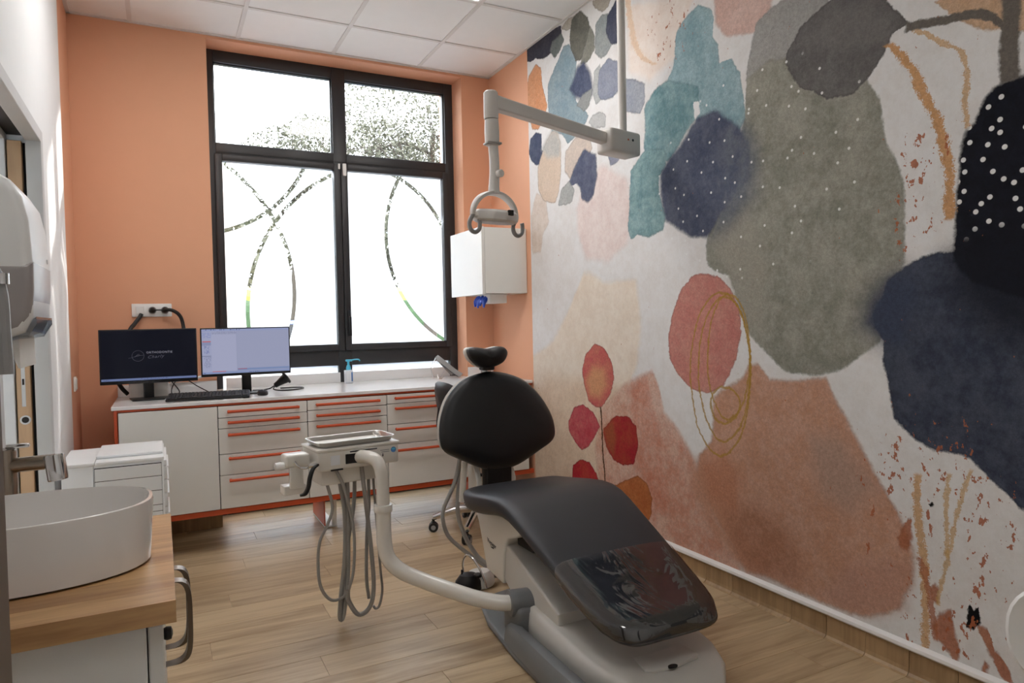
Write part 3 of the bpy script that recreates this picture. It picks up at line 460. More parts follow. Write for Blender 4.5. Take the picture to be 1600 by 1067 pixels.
 ('NBh', (-3.178, 1.257), [0.084,0.083,0.083,0.084,0.086,0.089,0.093,0.098,0.105,0.111,0.109,0.107,0.107,0.107,0.109,0.112,0.116,0.118,0.114,0.112,0.11,0.11,0.111,0.113,0.116,0.12,0.126,0.134,0.121,0.111,0.103,0.097,0.093,0.09,0.087,0.086,0.086,0.086,0.088,0.09,0.091,0.09,0.09,0.091,0.093,0.096,0.1,0.105,0.112,0.122,0.135,0.132,0.129,0.127,0.126,0.126,0.127,0.122,0.111,0.103,0.096,0.092,0.088,0.086], (72, 78, 96), (72, 78, 96), 0.09, 0.75, 0),
 ('NBs', (-3.186, 1.248), [0.071,0.069,0.069,0.069,0.07,0.071,0.074,0.077,0.081,0.087,0.094,0.105,0.118,0.124,0.117,0.111,0.107,0.105,0.103,0.102,0.097,0.095,0.093,0.092,0.092,0.092,0.094,0.097,0.101,0.105,0.098,0.093,0.089,0.086,0.085,0.084,0.083,0.083,0.081,0.08,0.079,0.08,0.081,0.083,0.086,0.09,0.096,0.103,0.113,0.12,0.116,0.112,0.11,0.109,0.109,0.11,0.112,0.113,0.101,0.092,0.085,0.079,0.076,0.073], (66, 74, 96), (66, 74, 96), 0.04, 0.8, 0),
 ('BK', (-3.64, 1.606), [0.241,0.245,0.253,0.262,0.262,0.266,0.272,0.281,0.293,0.303,0.297,0.294,0.293,0.295,0.301,0.309,0.322,0.338,0.334,0.328,0.326,0.326,0.33,0.323,0.32,0.311,0.288,0.27,0.257,0.247,0.24,0.235,0.231,0.23,0.232,0.235,0.241,0.25,0.261,0.275,0.285,0.281,0.294,0.317,0.328,0.329,0.323,0.318,0.314,0.313,0.316,0.321,0.329,0.342,0.357,0.323,0.298,0.279,0.264,0.254,0.246,0.241,0.239,0.239], (20, 21, 29), (30, 32, 44), 0.008, 1, 0.1),
 ('BKs', (-3.641, 1.312), [0.215,0.219,0.224,0.232,0.243,0.238,0.224,0.214,0.206,0.201,0.198,0.197,0.198,0.201,0.206,0.21,0.2,0.193,0.188,0.186,0.185,0.185,0.188,0.192,0.199,0.2,0.201,0.203,0.208,0.215,0.225,0.238,0.244,0.249,0.257,0.268,0.281,0.251,0.229,0.212,0.2,0.19,0.182,0.173,0.167,0.163,0.161,0.16,0.161,0.163,0.167,0.173,0.182,0.193,0.207,0.226,0.252,0.259,0.244,0.232,0.224,0.219,0.216,0.214], (26, 28, 38), (26, 28, 38), 0.1, 0.85, 0),
 ('PK', (-2.258, 1.162), [0.242,0.238,0.235,0.235,0.237,0.24,0.239,0.24,0.243,0.249,0.258,0.266,0.267,0.27,0.275,0.278,0.276,0.277,0.28,0.28,0.273,0.269,0.268,0.269,0.265,0.263,0.263,0.265,0.256,0.25,0.247,0.246,0.241,0.237,0.234,0.235,0.236,0.234,0.235,0.237,0.242,0.25,0.26,0.261,0.265,0.272,0.278,0.276,0.277,0.278,0.277,0.279,0.283,0.277,0.272,0.27,0.266,0.26,0.257,0.256,0.252,0.247,0.244,0.243], (208, 134, 124), (216, 154, 140), 0.004, 1, 0.25),
 ('BR', (-2.736, 0.538), [0.481,0.509,0.537,0.549,0.566,0.565,0.579,0.562,0.541,0.527,0.497,0.463,0.443,0.429,0.421,0.416,0.409,0.406,0.407,0.417,0.439,0.468,0.457,0.443,0.444,0.45,0.455,0.461,0.472,0.488,0.506,0.527,0.519,0.517,0.479,0.454,0.461,0.474,0.508,0.526,0.518,0.508,0.498,0.495,0.523,0.519,0.447,0.442,0.44,0.443,0.456,0.482,0.501,0.46,0.434,0.421,0.408,0.4,0.397,0.397,0.403,0.415,0.432,0.449], (206, 156, 128), (216, 172, 150), 0.014, 1, 0.12),
 ('BRh', (-2.368, 0.33), [0.096,0.105,0.116,0.132,0.159,0.203,0.285,0.309,0.292,0.279,0.258,0.214,0.184,0.163,0.147,0.136,0.127,0.12,0.115,0.112,0.107,0.102,0.098,0.096,0.095,0.094,0.095,0.096,0.099,0.102,0.107,0.114,0.122,0.134,0.149,0.17,0.197,0.209,0.226,0.248,0.278,0.286,0.263,0.246,0.233,0.213,0.17,0.143,0.124,0.111,0.101,0.093,0.087,0.083,0.08,0.078,0.077,0.076,0.076,0.077,0.079,0.081,0.085,0.09], (206, 152, 124), (206, 152, 124), 0.07, 0.8, 0),
 ('BRd', (-2.593, 0.282), [0.171,0.178,0.188,0.201,0.218,0.215,0.209,0.205,0.204,0.19,0.174,0.163,0.154,0.147,0.143,0.139,0.138,0.137,0.138,0.137,0.136,0.136,0.137,0.14,0.144,0.15,0.158,0.163,0.163,0.165,0.169,0.174,0.182,0.192,0.206,0.223,0.213,0.198,0.186,0.178,0.172,0.167,0.165,0.164,0.165,0.167,0.171,0.167,0.157,0.149,0.144,0.14,0.138,0.137,0.137,0.139,0.142,0.147,0.153,0.162,0.16,0.16,0.162,0.165], (164, 108, 80), (186, 132, 104), 0.07, 0.6, 0),
 ('BRd2', (-2.369, 0.501), [0.119,0.117,0.116,0.115,0.116,0.119,0.122,0.127,0.133,0.142,0.154,0.144,0.135,0.128,0.123,0.119,0.117,0.116,0.116,0.118,0.12,0.124,0.129,0.123,0.117,0.112,0.109,0.107,0.106,0.106,0.107,0.109,0.112,0.117,0.124,0.132,0.143,0.142,0.135,0.129,0.125,0.122,0.121,0.12,0.121,0.123,0.127,0.131,0.138,0.144,0.133,0.124,0.118,0.113,0.11,0.108,0.107,0.107,0.108,0.111,0.114,0.119,0.125,0.123], (200, 132, 100), (200, 132, 100), 0.06, 0.6, 0),
 ('BRg', (-2.975, 0.649), [0.133,0.148,0.153,0.145,0.14,0.136,0.134,0.132,0.133,0.134,0.137,0.141,0.147,0.143,0.135,0.129,0.125,0.122,0.12,0.119,0.12,0.122,0.125,0.129,0.124,0.117,0.111,0.107,0.105,0.103,0.102,0.103,0.104,0.107,0.111,0.116,0.123,0.132,0.144,0.16,0.171,0.16,0.152,0.145,0.141,0.138,0.136,0.136,0.137,0.127,0.117,0.11,0.105,0.101,0.098,0.097,0.096,0.096,0.098,0.1,0.103,0.108,0.114,0.122], (190, 164, 150), (180, 150, 134), 0.06, 0.7, 0),
 ('BRp', (-3.092, 0.248), [0.136,0.135,0.135,0.122,0.11,0.102,0.096,0.091,0.087,0.085,0.083,0.082,0.082,0.083,0.085,0.088,0.091,0.096,0.103,0.112,0.124,0.14,0.144,0.149,0.156,0.166,0.178,0.194,0.179,0.159,0.145,0.134,0.126,0.12,0.116,0.113,0.111,0.11,0.109,0.101,0.096,0.091,0.088,0.086,0.085,0.085,0.085,0.086,0.088,0.092,0.096,0.102,0.11,0.12,0.134,0.153,0.18,0.2,0.181,0.167,0.157,0.149,0.143,0.139], (202, 158, 142), (202, 158, 142), 0.06, 0.6, 0),
 ('F1', (-1.379, 0.915), [0.167,0.165,0.16,0.158,0.157,0.157,0.16,0.163,0.162,0.162,0.164,0.167,0.172,0.18,0.187,0.186,0.187,0.185,0.181,0.178,0.177,0.177,0.177,0.17,0.165,0.162,0.161,0.161,0.16,0.158,0.157,0.158,0.16,0.165,0.162,0.16,0.16,0.161,0.164,0.169,0.172,0.17,0.169,0.17,0.173,0.177,0.184,0.19,0.183,0.178,0.176,0.175,0.176,0.173,0.168,0.165,0.163,0.164,0.165,0.169,0.168,0.166,0.164,0.165], (212, 104, 104), (218, 130, 112), 0.004, 1, 0.35),
 ('F1c', (-1.371, 0.878), [0.107,0.111,0.106,0.099,0.094,0.09,0.087,0.085,0.084,0.084,0.085,0.087,0.089,0.093,0.091,0.089,0.088,0.088,0.089,0.09,0.093,0.097,0.102,0.109,0.109,0.105,0.103,0.102,0.101,0.102,0.104,0.106,0.11,0.103,0.097,0.094,0.091,0.089,0.088,0.088,0.089,0.091,0.094,0.097,0.095,0.091,0.088,0.086,0.085,0.085,0.086,0.088,0.09,0.094,0.099,0.105,0.112,0.108,0.104,0.102,0.101,0.101,0.102,0.104], (228, 170, 126), (228, 170, 126), 0.04, 0.9, 0),
 ('F2', (-1.218, 0.598), [0.166,0.154,0.145,0.138,0.134,0.13,0.127,0.125,0.124,0.125,0.127,0.131,0.133,0.133,0.134,0.136,0.14,0.143,0.139,0.137,0.136,0.136,0.137,0.14,0.145,0.147,0.149,0.153,0.159,0.166,0.164,0.163,0.164,0.161,0.153,0.147,0.142,0.139,0.138,0.138,0.139,0.134,0.13,0.127,0.125,0.125,0.126,0.128,0.132,0.136,0.133,0.132,0.132,0.133,0.136,0.14,0.146,0.151,0.153,0.156,0.162,0.169,0.178,0.182], (198, 74, 88), (212, 116, 116), 0.004, 1, 0.35),
 ('F3', (-1.606, 0.573), [0.15,0.15,0.147,0.145,0.145,0.146,0.149,0.153,0.159,0.153,0.147,0.143,0.141,0.14,0.14,0.142,0.139,0.137,0.137,0.138,0.141,0.144,0.146,0.144,0.143,0.143,0.145,0.148,0.153,0.155,0.157,0.161,0.166,0.174,0.177,0.163,0.153,0.145,0.139,0.135,0.133,0.132,0.132,0.133,0.135,0.136,0.134,0.133,0.134,0.136,0.14,0.145,0.152,0.154,0.153,0.153,0.155,0.159,0.165,0.158,0.154,0.15,0.149,0.149], (176, 44, 54), (178, 72, 56), 0.004, 1, 0.35),
 ('F3c', (-1.503, 0.573), [0.053,0.052,0.052,0.052,0.052,0.053,0.055,0.057,0.06,0.064,0.069,0.076,0.085,0.099,0.094,0.084,0.076,0.071,0.067,0.064,0.061,0.06,0.059,0.058,0.059,0.056,0.054,0.052,0.051,0.051,0.051,0.052,0.053,0.054,0.057,0.06,0.064,0.069,0.072,0.07,0.068,0.066,0.066,0.066,0.067,0.068,0.07,0.073,0.078,0.083,0.09,0.085,0.075,0.068,0.063,0.059,0.056,0.053,0.052,0.051,0.05,0.05,0.051,0.052], (168, 96, 60), (168, 96, 60), 0.03, 0.8, 0),
 ('F4', (-1.215, 0.284), [0.16,0.167,0.149,0.135,0.124,0.116,0.109,0.105,0.102,0.1,0.098,0.098,0.099,0.101,0.104,0.108,0.107,0.108,0.11,0.112,0.116,0.122,0.129,0.139,0.152,0.164,0.156,0.15,0.146,0.144,0.138,0.133,0.13,0.129,0.128,0.129,0.131,0.13,0.124,0.119,0.116,0.114,0.113,0.113,0.114,0.115,0.112,0.11,0.109,0.109,0.111,0.113,0.116,0.121,0.127,0.127,0.128,0.13,0.133,0.138,0.145,0.151,0.153,0.156], (190, 46, 62), (196, 74, 66), 0.004, 1, 0.35),
 ('F5', (-1.702, 0.25), [0.158,0.157,0.157,0.155,0.151,0.149,0.149,0.149,0.152,0.156,0.161,0.158,0.15,0.144,0.139,0.137,0.135,0.135,0.137,0.139,0.143,0.149,0.155,0.151,0.149,0.148,0.149,0.151,0.155,0.161,0.169,0.179,0.193,0.211,0.193,0.173,0.159,0.148,0.14,0.134,0.13,0.127,0.125,0.124,0.124,0.124,0.126,0.128,0.133,0.139,0.147,0.156,0.156,0.158,0.161,0.166,0.173,0.171,0.169,0.169,0.17,0.172,0.165,0.161], (204, 128, 78), (190, 112, 66), 0.004, 1, 0.45),
 ('pt0', (-3.377, 0.189), [0.033,0.034,0.035,0.037,0.04,0.043,0.047,0.053,0.061,0.066,0.07,0.076,0.084,0.074,0.066,0.06,0.056,0.052,0.05,0.048,0.047,0.047,0.047,0.047,0.048,0.049,0.049,0.047,0.046,0.046,0.045,0.046,0.046,0.048,0.049,0.048,0.047,0.047,0.047,0.048,0.049,0.051,0.053,0.056,0.061,0.062,0.064,0.068,0.072,0.077,0.084,0.068,0.057,0.05,0.044,0.04,0.037,0.035,0.034,0.033,0.032,0.032,0.032,0.032], (196, 128, 92), (182, 110, 76), 0.008, 0.9, 0.1),
 ('pt1', (-3.517, 0.186), [0.01,0.012,0.013,0.016,0.02,0.027,0.041,0.053,0.063,0.08,0.082,0.077,0.074,0.058,0.043,0.034,0.029,0.025,0.022,0.02,0.019,0.018,0.017,0.016,0.016,0.015,0.015,0.015,0.015,0.016,0.016,0.017,0.018,0.019,0.02,0.022,0.024,0.028,0.032,0.039,0.051,0.073,0.087,0.082,0.079,0.077,0.013,0.011,0.01,0.009,0.009,0.008,0.008,0.008,0.007,0.007,0.007,0.007,0.007,0.008,0.008,0.008,0.009,0.01], (196, 128, 92), (182, 110, 76), 0.008, 0.9, 0.1),
 ('pt2', (-3.492, 0.121), [0.007,0.007,0.007,0.007,0.007,0.007,0.007,0.008,0.008,0.009,0.01,0.011,0.013,0.016,0.021,0.021,0.021,0.022,0.023,0.024,0.025,0.021,0.016,0.013,0.011,0.01,0.009,0.008,0.007,0.007,0.007,0.006,0.006,0.006,0.006,0.006,0.006,0.006,0.006,0.007,0.007,0.008,0.008,0.009,0.011,0.013,0.015,0.02,0.029,0.026,0.024,0.022,0.021,0.019,0.015,0.013,0.011,0.01,0.009,0.008,0.008,0.007,0.007,0.007], (196, 128, 92), (182, 110, 76), 0.008, 0.9, 0.1),
 ('pt3', (-3.24, 0.477), [0.021,0.021,0.02,0.02,0.021,0.021,0.022,0.022,0.023,0.025,0.027,0.03,0.033,0.038,0.045,0.049,0.048,0.048,0.048,0.049,0.049,0.045,0.043,0.041,0.039,0.038,0.038,0.035,0.031,0.028,0.025,0.024,0.022,0.021,0.021,0.02,0.02,0.02,0.02,0.02,0.021,0.021,0.022,0.024,0.026,0.028,0.031,0.035,0.041,0.049,0.062,0.069,0.054,0.045,0.039,0.034,0.031,0.028,0.027,0.025,0.024,0.024,0.023,0.022], (196, 128, 92), (182, 110, 76), 0.008, 0.9, 0.1),
 ('pt4', (-3.335, 0.308), [0.014,0.014,0.014,0.014,0.014,0.015,0.016,0.017,0.018,0.02,0.022,0.025,0.03,0.034,0.033,0.031,0.031,0.03,0.03,0.03,0.027,0.024,0.021,0.02,0.018,0.017,0.016,0.016,0.015,0.015,0.015,0.015,0.015,0.016,0.016,0.017,0.018,0.02,0.021,0.021,0.022,0.022,0.023,0.024,0.025,0.027,0.029,0.032,0.033,0.031,0.029,0.028,0.028,0.027,0.027,0.023,0.021,0.019,0.017,0.016,0.015,0.015,0.014,0.014], (196, 128, 92), (182, 110, 76), 0.008, 0.9, 0.1),
 ('blk', (-3.458, 0.273), [0.021,0.021,0.021,0.021,0.021,0.02,0.02,0.021,0.021,0.022,0.022,0.024,0.025,0.027,0.03,0.034,0.038,0.039,0.04,0.042,0.045,0.04,0.033,0.028,0.025,0.023,0.021,0.02,0.019,0.018,0.017,0.017,0.017,0.017,0.017,0.017,0.018,0.019,0.02,0.021,0.023,0.025,0.028,0.033,0.039,0.035,0.031,0.028,0.027,0.03,0.034,0.039,0.047,0.039,0.034,0.03,0.028,0.025,0.024,0.023,0.022,0.021,0.021,0.021], (22, 22, 24), (22, 22, 24), 0.003, 1, 0),
 ('bdot', (-3.333, 0.607), [0.007,0.006,0.006,0.006,0.005,0.005,0.005,0.005,0.005,0.005,0.005,0.005,0.006,0.006,0.006,0.007,0.007,0.007,0.007,0.006,0.006,0.006,0.006,0.006,0.006,0.007,0.007,0.007,0.008,0.009,0.008,0.007,0.007,0.006,0.006,0.005,0.005,0.005,0.005,0.005,0.005,0.005,0.005,0.005,0.005,0.006,0.006,0.007,0.007,0.007,0.007,0.007,0.007,0.006,0.006,0.006,0.006,0.007,0.007,0.007,0.007,0.008,0.008,0.008], (22, 22, 24), (22, 22, 24), 0.003, 1, 0),
]
RINGS = [[[-2.359,0.981],[0.188,0.189,0.194,0.204,0.22,0.243,0.273,0.311,0.349,0.37,0.362,0.33,0.291,0.257,0.231,0.212,0.198,0.191,0.187,0.189,0.194,0.205,0.22,0.244,0.273,0.311,0.349,0.37,0.362,0.33,0.292,0.257,0.23,0.211,0.199,0.191]],[[-2.387,1.005],[0.159,0.161,0.166,0.175,0.189,0.208,0.236,0.27,0.304,0.325,0.316,0.286,0.25,0.22,0.197,0.18,0.169,0.163,0.16,0.161,0.166,0.175,0.189,0.209,0.236,0.27,0.304,0.324,0.316,0.286,0.251,0.22,0.197,0.18,0.169,0.162]],[[-2.417,1.06],[0.128,0.129,0.133,0.141,0.153,0.171,0.196,0.227,0.261,0.281,0.27,0.239,0.206,0.178,0.159,0.145,0.135,0.13,0.128,0.129,0.133,0.141,0.153,0.171,0.196,0.228,0.261,0.28,0.271,0.24,0.206,0.179,0.159,0.145,0.136,0.13]],[[-2.394,0.844],[0.091,0.089,0.086,0.084,0.082,0.08,0.079,0.079,0.08,0.081,0.083,0.086,0.088,0.091,0.092,0.094,0.094,0.093,0.091,0.089,0.086,0.084,0.082,0.08,0.08,0.079,0.08,0.081,0.083,0.086,0.088,0.09,0.092,0.094,0.094,0.093]]]
STROKES = [
 ([(-3.385, 1.538), (-3.386, 1.637), (-3.378, 1.738), (-3.348, 1.86), (-3.309, 1.948), (-3.269, 2.047), (-3.228, 2.121), (-3.18, 2.158)], 0.018, (220, 166, 112), 0.95),
 ([(-3.444, 1.812), (-3.437, 1.873), (-3.446, 1.959), (-3.434, 2.033), (-3.371, 2.093), (-3.278, 2.185)], 0.011, (222, 180, 128), 0.8),
 ([(-1.95, 2.512), (-1.836, 2.597), (-1.759, 2.748), (-1.727, 2.936)], 0.02, (236, 205, 174), 0.8),
 ([(-3.563, 1.918), (-3.566, 2.081), (-3.558, 2.168)], 0.027, (120, 113, 106), 1),
 ([(-3.546, 2.081), (-3.513, 2.121), (-3.466, 2.149), (-3.409, 2.163), (-3.352, 2.176)], 0.012, (120, 113, 106), 0),
 ([(-3.295, 0.09), (-3.304, 0.222), (-3.296, 0.389), (-3.286, 0.556), (-3.278, 0.702)], 0.014, (222, 172, 112), 0.8),
 ([(-3.346, 0.271), (-3.374, 0.446), (-3.41, 0.602), (-3.453, 0.743)], 0.008, (222, 180, 116), 0.7),
 ([(-3.369, 0.444), (-3.375, 0.577), (-3.387, 0.719)], 0.008, (222, 180, 116), 0.7),
 ([(-1.435, 0.278), (-1.43, 0.458), (-1.42, 0.61), (-1.409, 0.731)], 0.007, (96, 64, 44), 1),
 ([(-3.337, 0.15), (-3.312, 0.318), (-3.279, 0.418)], 0.012, (190, 120, 84), 0.8),
]
def mural_material(ya, yb, name_):
    def near(c, rs):
        k = len(rs); ext = [c[0] + r * math.cos(-PI + 2 * PI * i / k) for i, r in enumerate(rs)]
        return max(ext) > ya - .07 and min(ext) < yb + .07
    m = bpy.data.materials.new(name_); m.use_nodes = True
    nt = m.node_tree; n = nt.nodes; l = nt.links; b = n['Principled BSDF']
    def mth(op, a, b_=None, c=None, clamp=False):
        x = n.new('ShaderNodeMath'); x.operation = op; x.use_clamp = clamp
        for i, v in enumerate((a, b_, c)):
            if v is None: continue
            if isinstance(v, (int, float)): x.inputs[i].default_value = v
            else: l.new(v, x.inputs[i])
        return x.outputs[0]
    def ramp(v, a, b_, lo, hi, smooth=True):
        x = n.new('ShaderNodeMapRange'); x.interpolation_type = 'SMOOTHSTEP' if smooth else 'LINEAR'; x.clamp = True
        l.new(v, x.inputs['Value']); x.inputs['From Min'].default_value = a; x.inputs['From Max'].default_value = b_; x.inputs['To Min'].default_value = lo; x.inputs['To Max'].default_value = hi
        return x.outputs['Result']
    def mix(f, a, c):
        x = n.new('ShaderNodeMix'); x.data_type = 'RGBA'
        for k, v in (('Factor', f), ('A', a), ('B', c)):
            if isinstance(v, (int, float)): x.inputs[k].default_value = v
            elif isinstance(v, tuple): x.inputs[k].default_value = v
            else: l.new(v, x.inputs[k])
        return x.outputs['Result']
    geo = n.new('ShaderNodeNewGeometry')
    def noise(scale, detail=3, vec=None, rough=0.55):
        x = n.new('ShaderNodeTexNoise'); x.inputs['Scale'].default_value = scale; x.inputs['Detail'].default_value = detail; x.inputs['Roughness'].default_value = rough
        l.new(vec if vec else geo.outputs['Position'], x.inputs['Vector'])
        return x
    n_big = noise(5, 2); n_small = noise(42, 4, rough=.65)
    def vm(op, a, v=None, s=None):
        x = n.new('ShaderNodeVectorMath'); x.operation = op
        l.new(a, x.inputs[0])
        if v is not None:
            if isinstance(v, tuple): x.inputs[1].default_value = v
            else: l.new(v, x.inputs[1])
        if s is not None: x.inputs['Scale'].default_value = s
        return x
    w1 = vm('SCALE', vm('SUBTRACT', n_big.outputs['Color'], (.5, .5, .5)).outputs[0], s=.035)
    w2 = vm('SCALE', vm('SUBTRACT', n_small.outputs['Color'], (.5, .5, .5)).outputs[0], s=.022)
    P = vm('MULTIPLY', vm('ADD', vm('ADD', geo.outputs['Position'], w1.outputs[0]).outputs[0], w2.outputs[0]).outputs[0], (0, 1, 1)).outputs[0]
    mott = ramp(mth('MULTIPLY_ADD', noise(26, 3, rough=.7).outputs['Fac'], .45, mth('MULTIPLY', noise(6, 4, rough=.65).outputs['Fac'], .55)), .36, .64, 0, 1)      # pigment pooling
    grain = noise(190, 3, rough=.7).outputs['Fac']
    sp = n.new('ShaderNodeSeparateXYZ'); l.new(P, sp.inputs[0]); PYs, PZs = sp.outputs[1], sp.outputs[2]
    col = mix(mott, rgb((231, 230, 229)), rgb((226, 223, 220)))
    def blob_d(c, rs):
        q = vm('SUBTRACT', P, (0, c[0], c[1])).outputs[0]
        s = n.new('ShaderNodeSeparateXYZ'); l.new(q, s.inputs[0])
        an = mth('ARCTAN2', s.outputs[2], s.outputs[1])
        an = mth('MULTIPLY_ADD', an, 1 / (2 * PI), .5)
        fc = n.new('ShaderNodeFloatCurve'); cm = fc.mapping; cu = cm.curves[0]; R = max(rs) * 1.02
        k = len(rs)
        cu.points[0].location = (0, rs[0] / R); cu.points[1].location = (1, rs[0] / R)
        for i in range(1, k): cu.points.new(i / k, rs[i] / R)
        for p_ in cu.points: p_.handle_type = 'VECTOR'
        cm.update()
        l.new(an, fc.inputs['Value'])
        ln = n.new('ShaderNodeVectorMath'); ln.operation = 'LENGTH'; l.new(q, ln.inputs[0])
        return mth('MULTIPLY_ADD', fc.outputs[0], -R, ln.outputs['Value'])
    keep = {}
    for name, c, rs, c1, c2, soft, alpha, edge in BLOBS:
        if not near(c, rs): continue
        d = blob_d(c, rs)
        mask = ramp(d, -soft, soft, alpha, 0)
        cc = mix(mott, rgb(c1), rgb(c2))
        if edge > 0:
            e = ramp(d, -.011, -.001, 0, min(.6, edge * 1.5))
            k1 = rgb(c1)
            cc = mix(e, cc, (k1[0] * .35, k1[1] * .35, k1[2] * .35, 1))
        col = mix(mask, col, cc)
        if name == 'BK': keep[name] = mask
    for c, rs in RINGS:
        if not near(c, rs): continue
        d = mth('ABSOLUTE', blob_d(c, rs))
        col = mix(ramp(d, .003, .008, .8, 0), col, rgb((186, 146, 62)))
    def stroke(pts, w, c, alpha, horizontal=False, rag=True):
        nonlocal col
        if alpha <= 0 or max(p[0] for p in pts) < ya - .05 or min(p[0] for p in pts) > yb + .05: return
        if horizontal: pts = [(b_, a) for a, b_ in pts]; pts.sort(key=lambda p: p[1])
        u, v = (PZs, PYs) if horizontal else (PYs, PZs)
        z0, z1 = pts[0][1], pts[-1][1]; y0 = min(p[0] for p in pts) - .01; y1 = max(p[0] for p in pts) + .01
        t = ramp(v, z0, z1, 0, 1, False)
        fc = n.new('ShaderNodeFloatCurve'); cu = fc.mapping.curves[0]
        cu.points[0].location = (0, (pts[0][0] - y0) / (y1 - y0)); cu.points[1].location = (1, (pts[-1][0] - y0) / (y1 - y0))
        for a, b_ in pts[1:-1]: cu.points.new((b_ - z0) / (z1 - z0), (a - y0) / (y1 - y0))
        fc.mapping.update(); l.new(t, fc.inputs['Value'])
        yy = mth('MULTIPLY_ADD', fc.outputs[0], y1 - y0, y0)
        d = mth('ABSOLUTE', mth('SUBTRACT', u, yy))
        if rag: d = mth('MULTIPLY_ADD', mth('SUBTRACT', mth('MULTIPLY_ADD', grain, .5, mth('MULTIPLY', n_small.outputs['Fac'], .5)), .5), w * 4.5, d)
        mk = ramp(d, w * .7, w * 1.15, alpha, 0)
        cap = mth('MULTIPLY', ramp(v, z0 - .006, z0 + .006, 0, 1), ramp(v, z1 - .006, z1 + .006, 1, 0))
        col = mix(mth('MULTIPLY', mk, cap), col, rgb(c))
    for pts, w, c, alpha in STROKES: stroke(pts, w, c, alpha, rag=(c[0] > 130))
    stroke([(-3.25, 2.196), (-3.352, 2.176), (-3.409, 2.163), (-3.466, 2.149), (-3.513, 2.121), (-3.552, 2.07)], .016, (120, 113, 106), 1, True, False)
    # crayon crumbs: streaky noise flakes inside two soft regions
    st = vm('MULTIPLY', geo.outputs['Position'], (1, 46, 30)).outputs[0]
    fl = noise(1.0, 3, st, .6).outputs['Fac']
    def region(cy, cz, ry, rz):
        q = vm('MULTIPLY', vm('SUBTRACT', geo.outputs['Position'], (0, cy, cz)).outputs[0], (0, 1 / ry, 1 / rz)).outputs[0]
        ln = n.new('ShaderNodeVectorMath'); ln.operation = 'LENGTH'; l.new(q, ln.inputs[0])
        return ramp(ln.outputs['Value'], .35, 1.0, 1, 0)
    streak = noise(1.0, 2, vm('MULTIPLY', geo.outputs['Position'], (0, 9, 1.6)).outputs[0]).outputs['Fac']
    reg = mth('MAXIMUM', region(-3.33, .50, .42, .62), mth('MULTIPLY', region(-3.30, 1.65, .22, .34), .8))
    reg = mth('MAXIMUM', reg, mth('MULTIPLY', region(-2.05, 2.62, .34, .35), .62))
    reg = mth('MULTIPLY', reg, ramp(streak, .36, .6, .35, 1.25))
    thr = mth('MULTIPLY_ADD', reg, .155, fl)
    col = mix(ramp(thr, .745, .765, 0, .9), col, rgb((190, 112, 76)))
    # white dots
    vo = n.new('ShaderNodeTexVoronoi'); vo.voronoi_dimensions = '2D'; vo.feature = 'F1'; vo.inputs['Scale'].default_value = 19; vo.inputs['Randomness'].default_value = .85
    sw = n.new('ShaderNodeSeparateXYZ'); l.new(geo.outputs['Position'], sw.inputs[0])
    cb = n.new('ShaderNodeCombineXYZ'); l.new(sw.outputs[1], cb.inputs[0]); l.new(sw.outputs[2], cb.inputs[1]); l.new(cb.outputs[0], vo.inputs['Vector'])
    dot = ramp(vo.outputs['Distance'], .13, .17, 1, 0)
    zone = mth('MULTIPLY', keep['BK'], ramp(sw.outputs[2], 1.45, 1.52, 0, 1)) if 'BK' in keep else mth('MULTIPLY', mott, 0.0)
    zone2 = mth('MULTIPLY', region(-2.55, 1.85, .75, .55), .9)
    vo2 = n.new('ShaderNodeTexVoronoi'); vo2.voronoi_dimensions = '2D'; vo2.feature = 'F1'; vo2.inputs['Scale'].default_value = 9; l.new(cb.outputs[0], vo2.inputs['Vector'])
    dot2 = mth('MULTIPLY', ramp(vo2.outputs['Distance'], .045, .06, 1, 0), ramp(zone2, .1, .25, 0, .9))
    col = mix(mth('MAXIMUM', mth('MULTIPLY', dot, zone), dot2), col, rgb((236, 236, 234)))
    # paper grain
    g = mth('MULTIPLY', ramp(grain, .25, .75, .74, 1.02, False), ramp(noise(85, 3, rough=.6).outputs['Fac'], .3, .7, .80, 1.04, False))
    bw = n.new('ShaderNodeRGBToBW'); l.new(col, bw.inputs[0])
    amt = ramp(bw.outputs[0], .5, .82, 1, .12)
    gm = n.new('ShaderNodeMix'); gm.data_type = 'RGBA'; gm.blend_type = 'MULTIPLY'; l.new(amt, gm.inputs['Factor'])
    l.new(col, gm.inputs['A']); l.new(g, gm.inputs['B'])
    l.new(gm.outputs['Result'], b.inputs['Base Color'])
    b.inputs['Roughness'].default_value = .8; b.inputs['Specular IOR Level'].default_value = .15
    bp = n.new('ShaderNodeBump'); bp.inputs['Strength'].default_value = .12; bp.inputs['Distance'].default_value = .002
    l.new(grain, bp.inputs['Height']); l.new(bp.outputs[0], b.inputs['Normal'])
    MATS[name_] = m
DROPS = [-.612, -1.1, -1.55, -2.0, -2.45, -2.9, -3.2, -3.5, YF]
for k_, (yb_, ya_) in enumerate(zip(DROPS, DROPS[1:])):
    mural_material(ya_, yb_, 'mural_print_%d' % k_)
    bx('wallpaper_drop', (W - .002, ya_, .1), (W, yb_, H), 'mural_print_%d' % k_, wall_mural, smooth=0, label='watercolour mural wallpaper' if k_ == 0 else None)

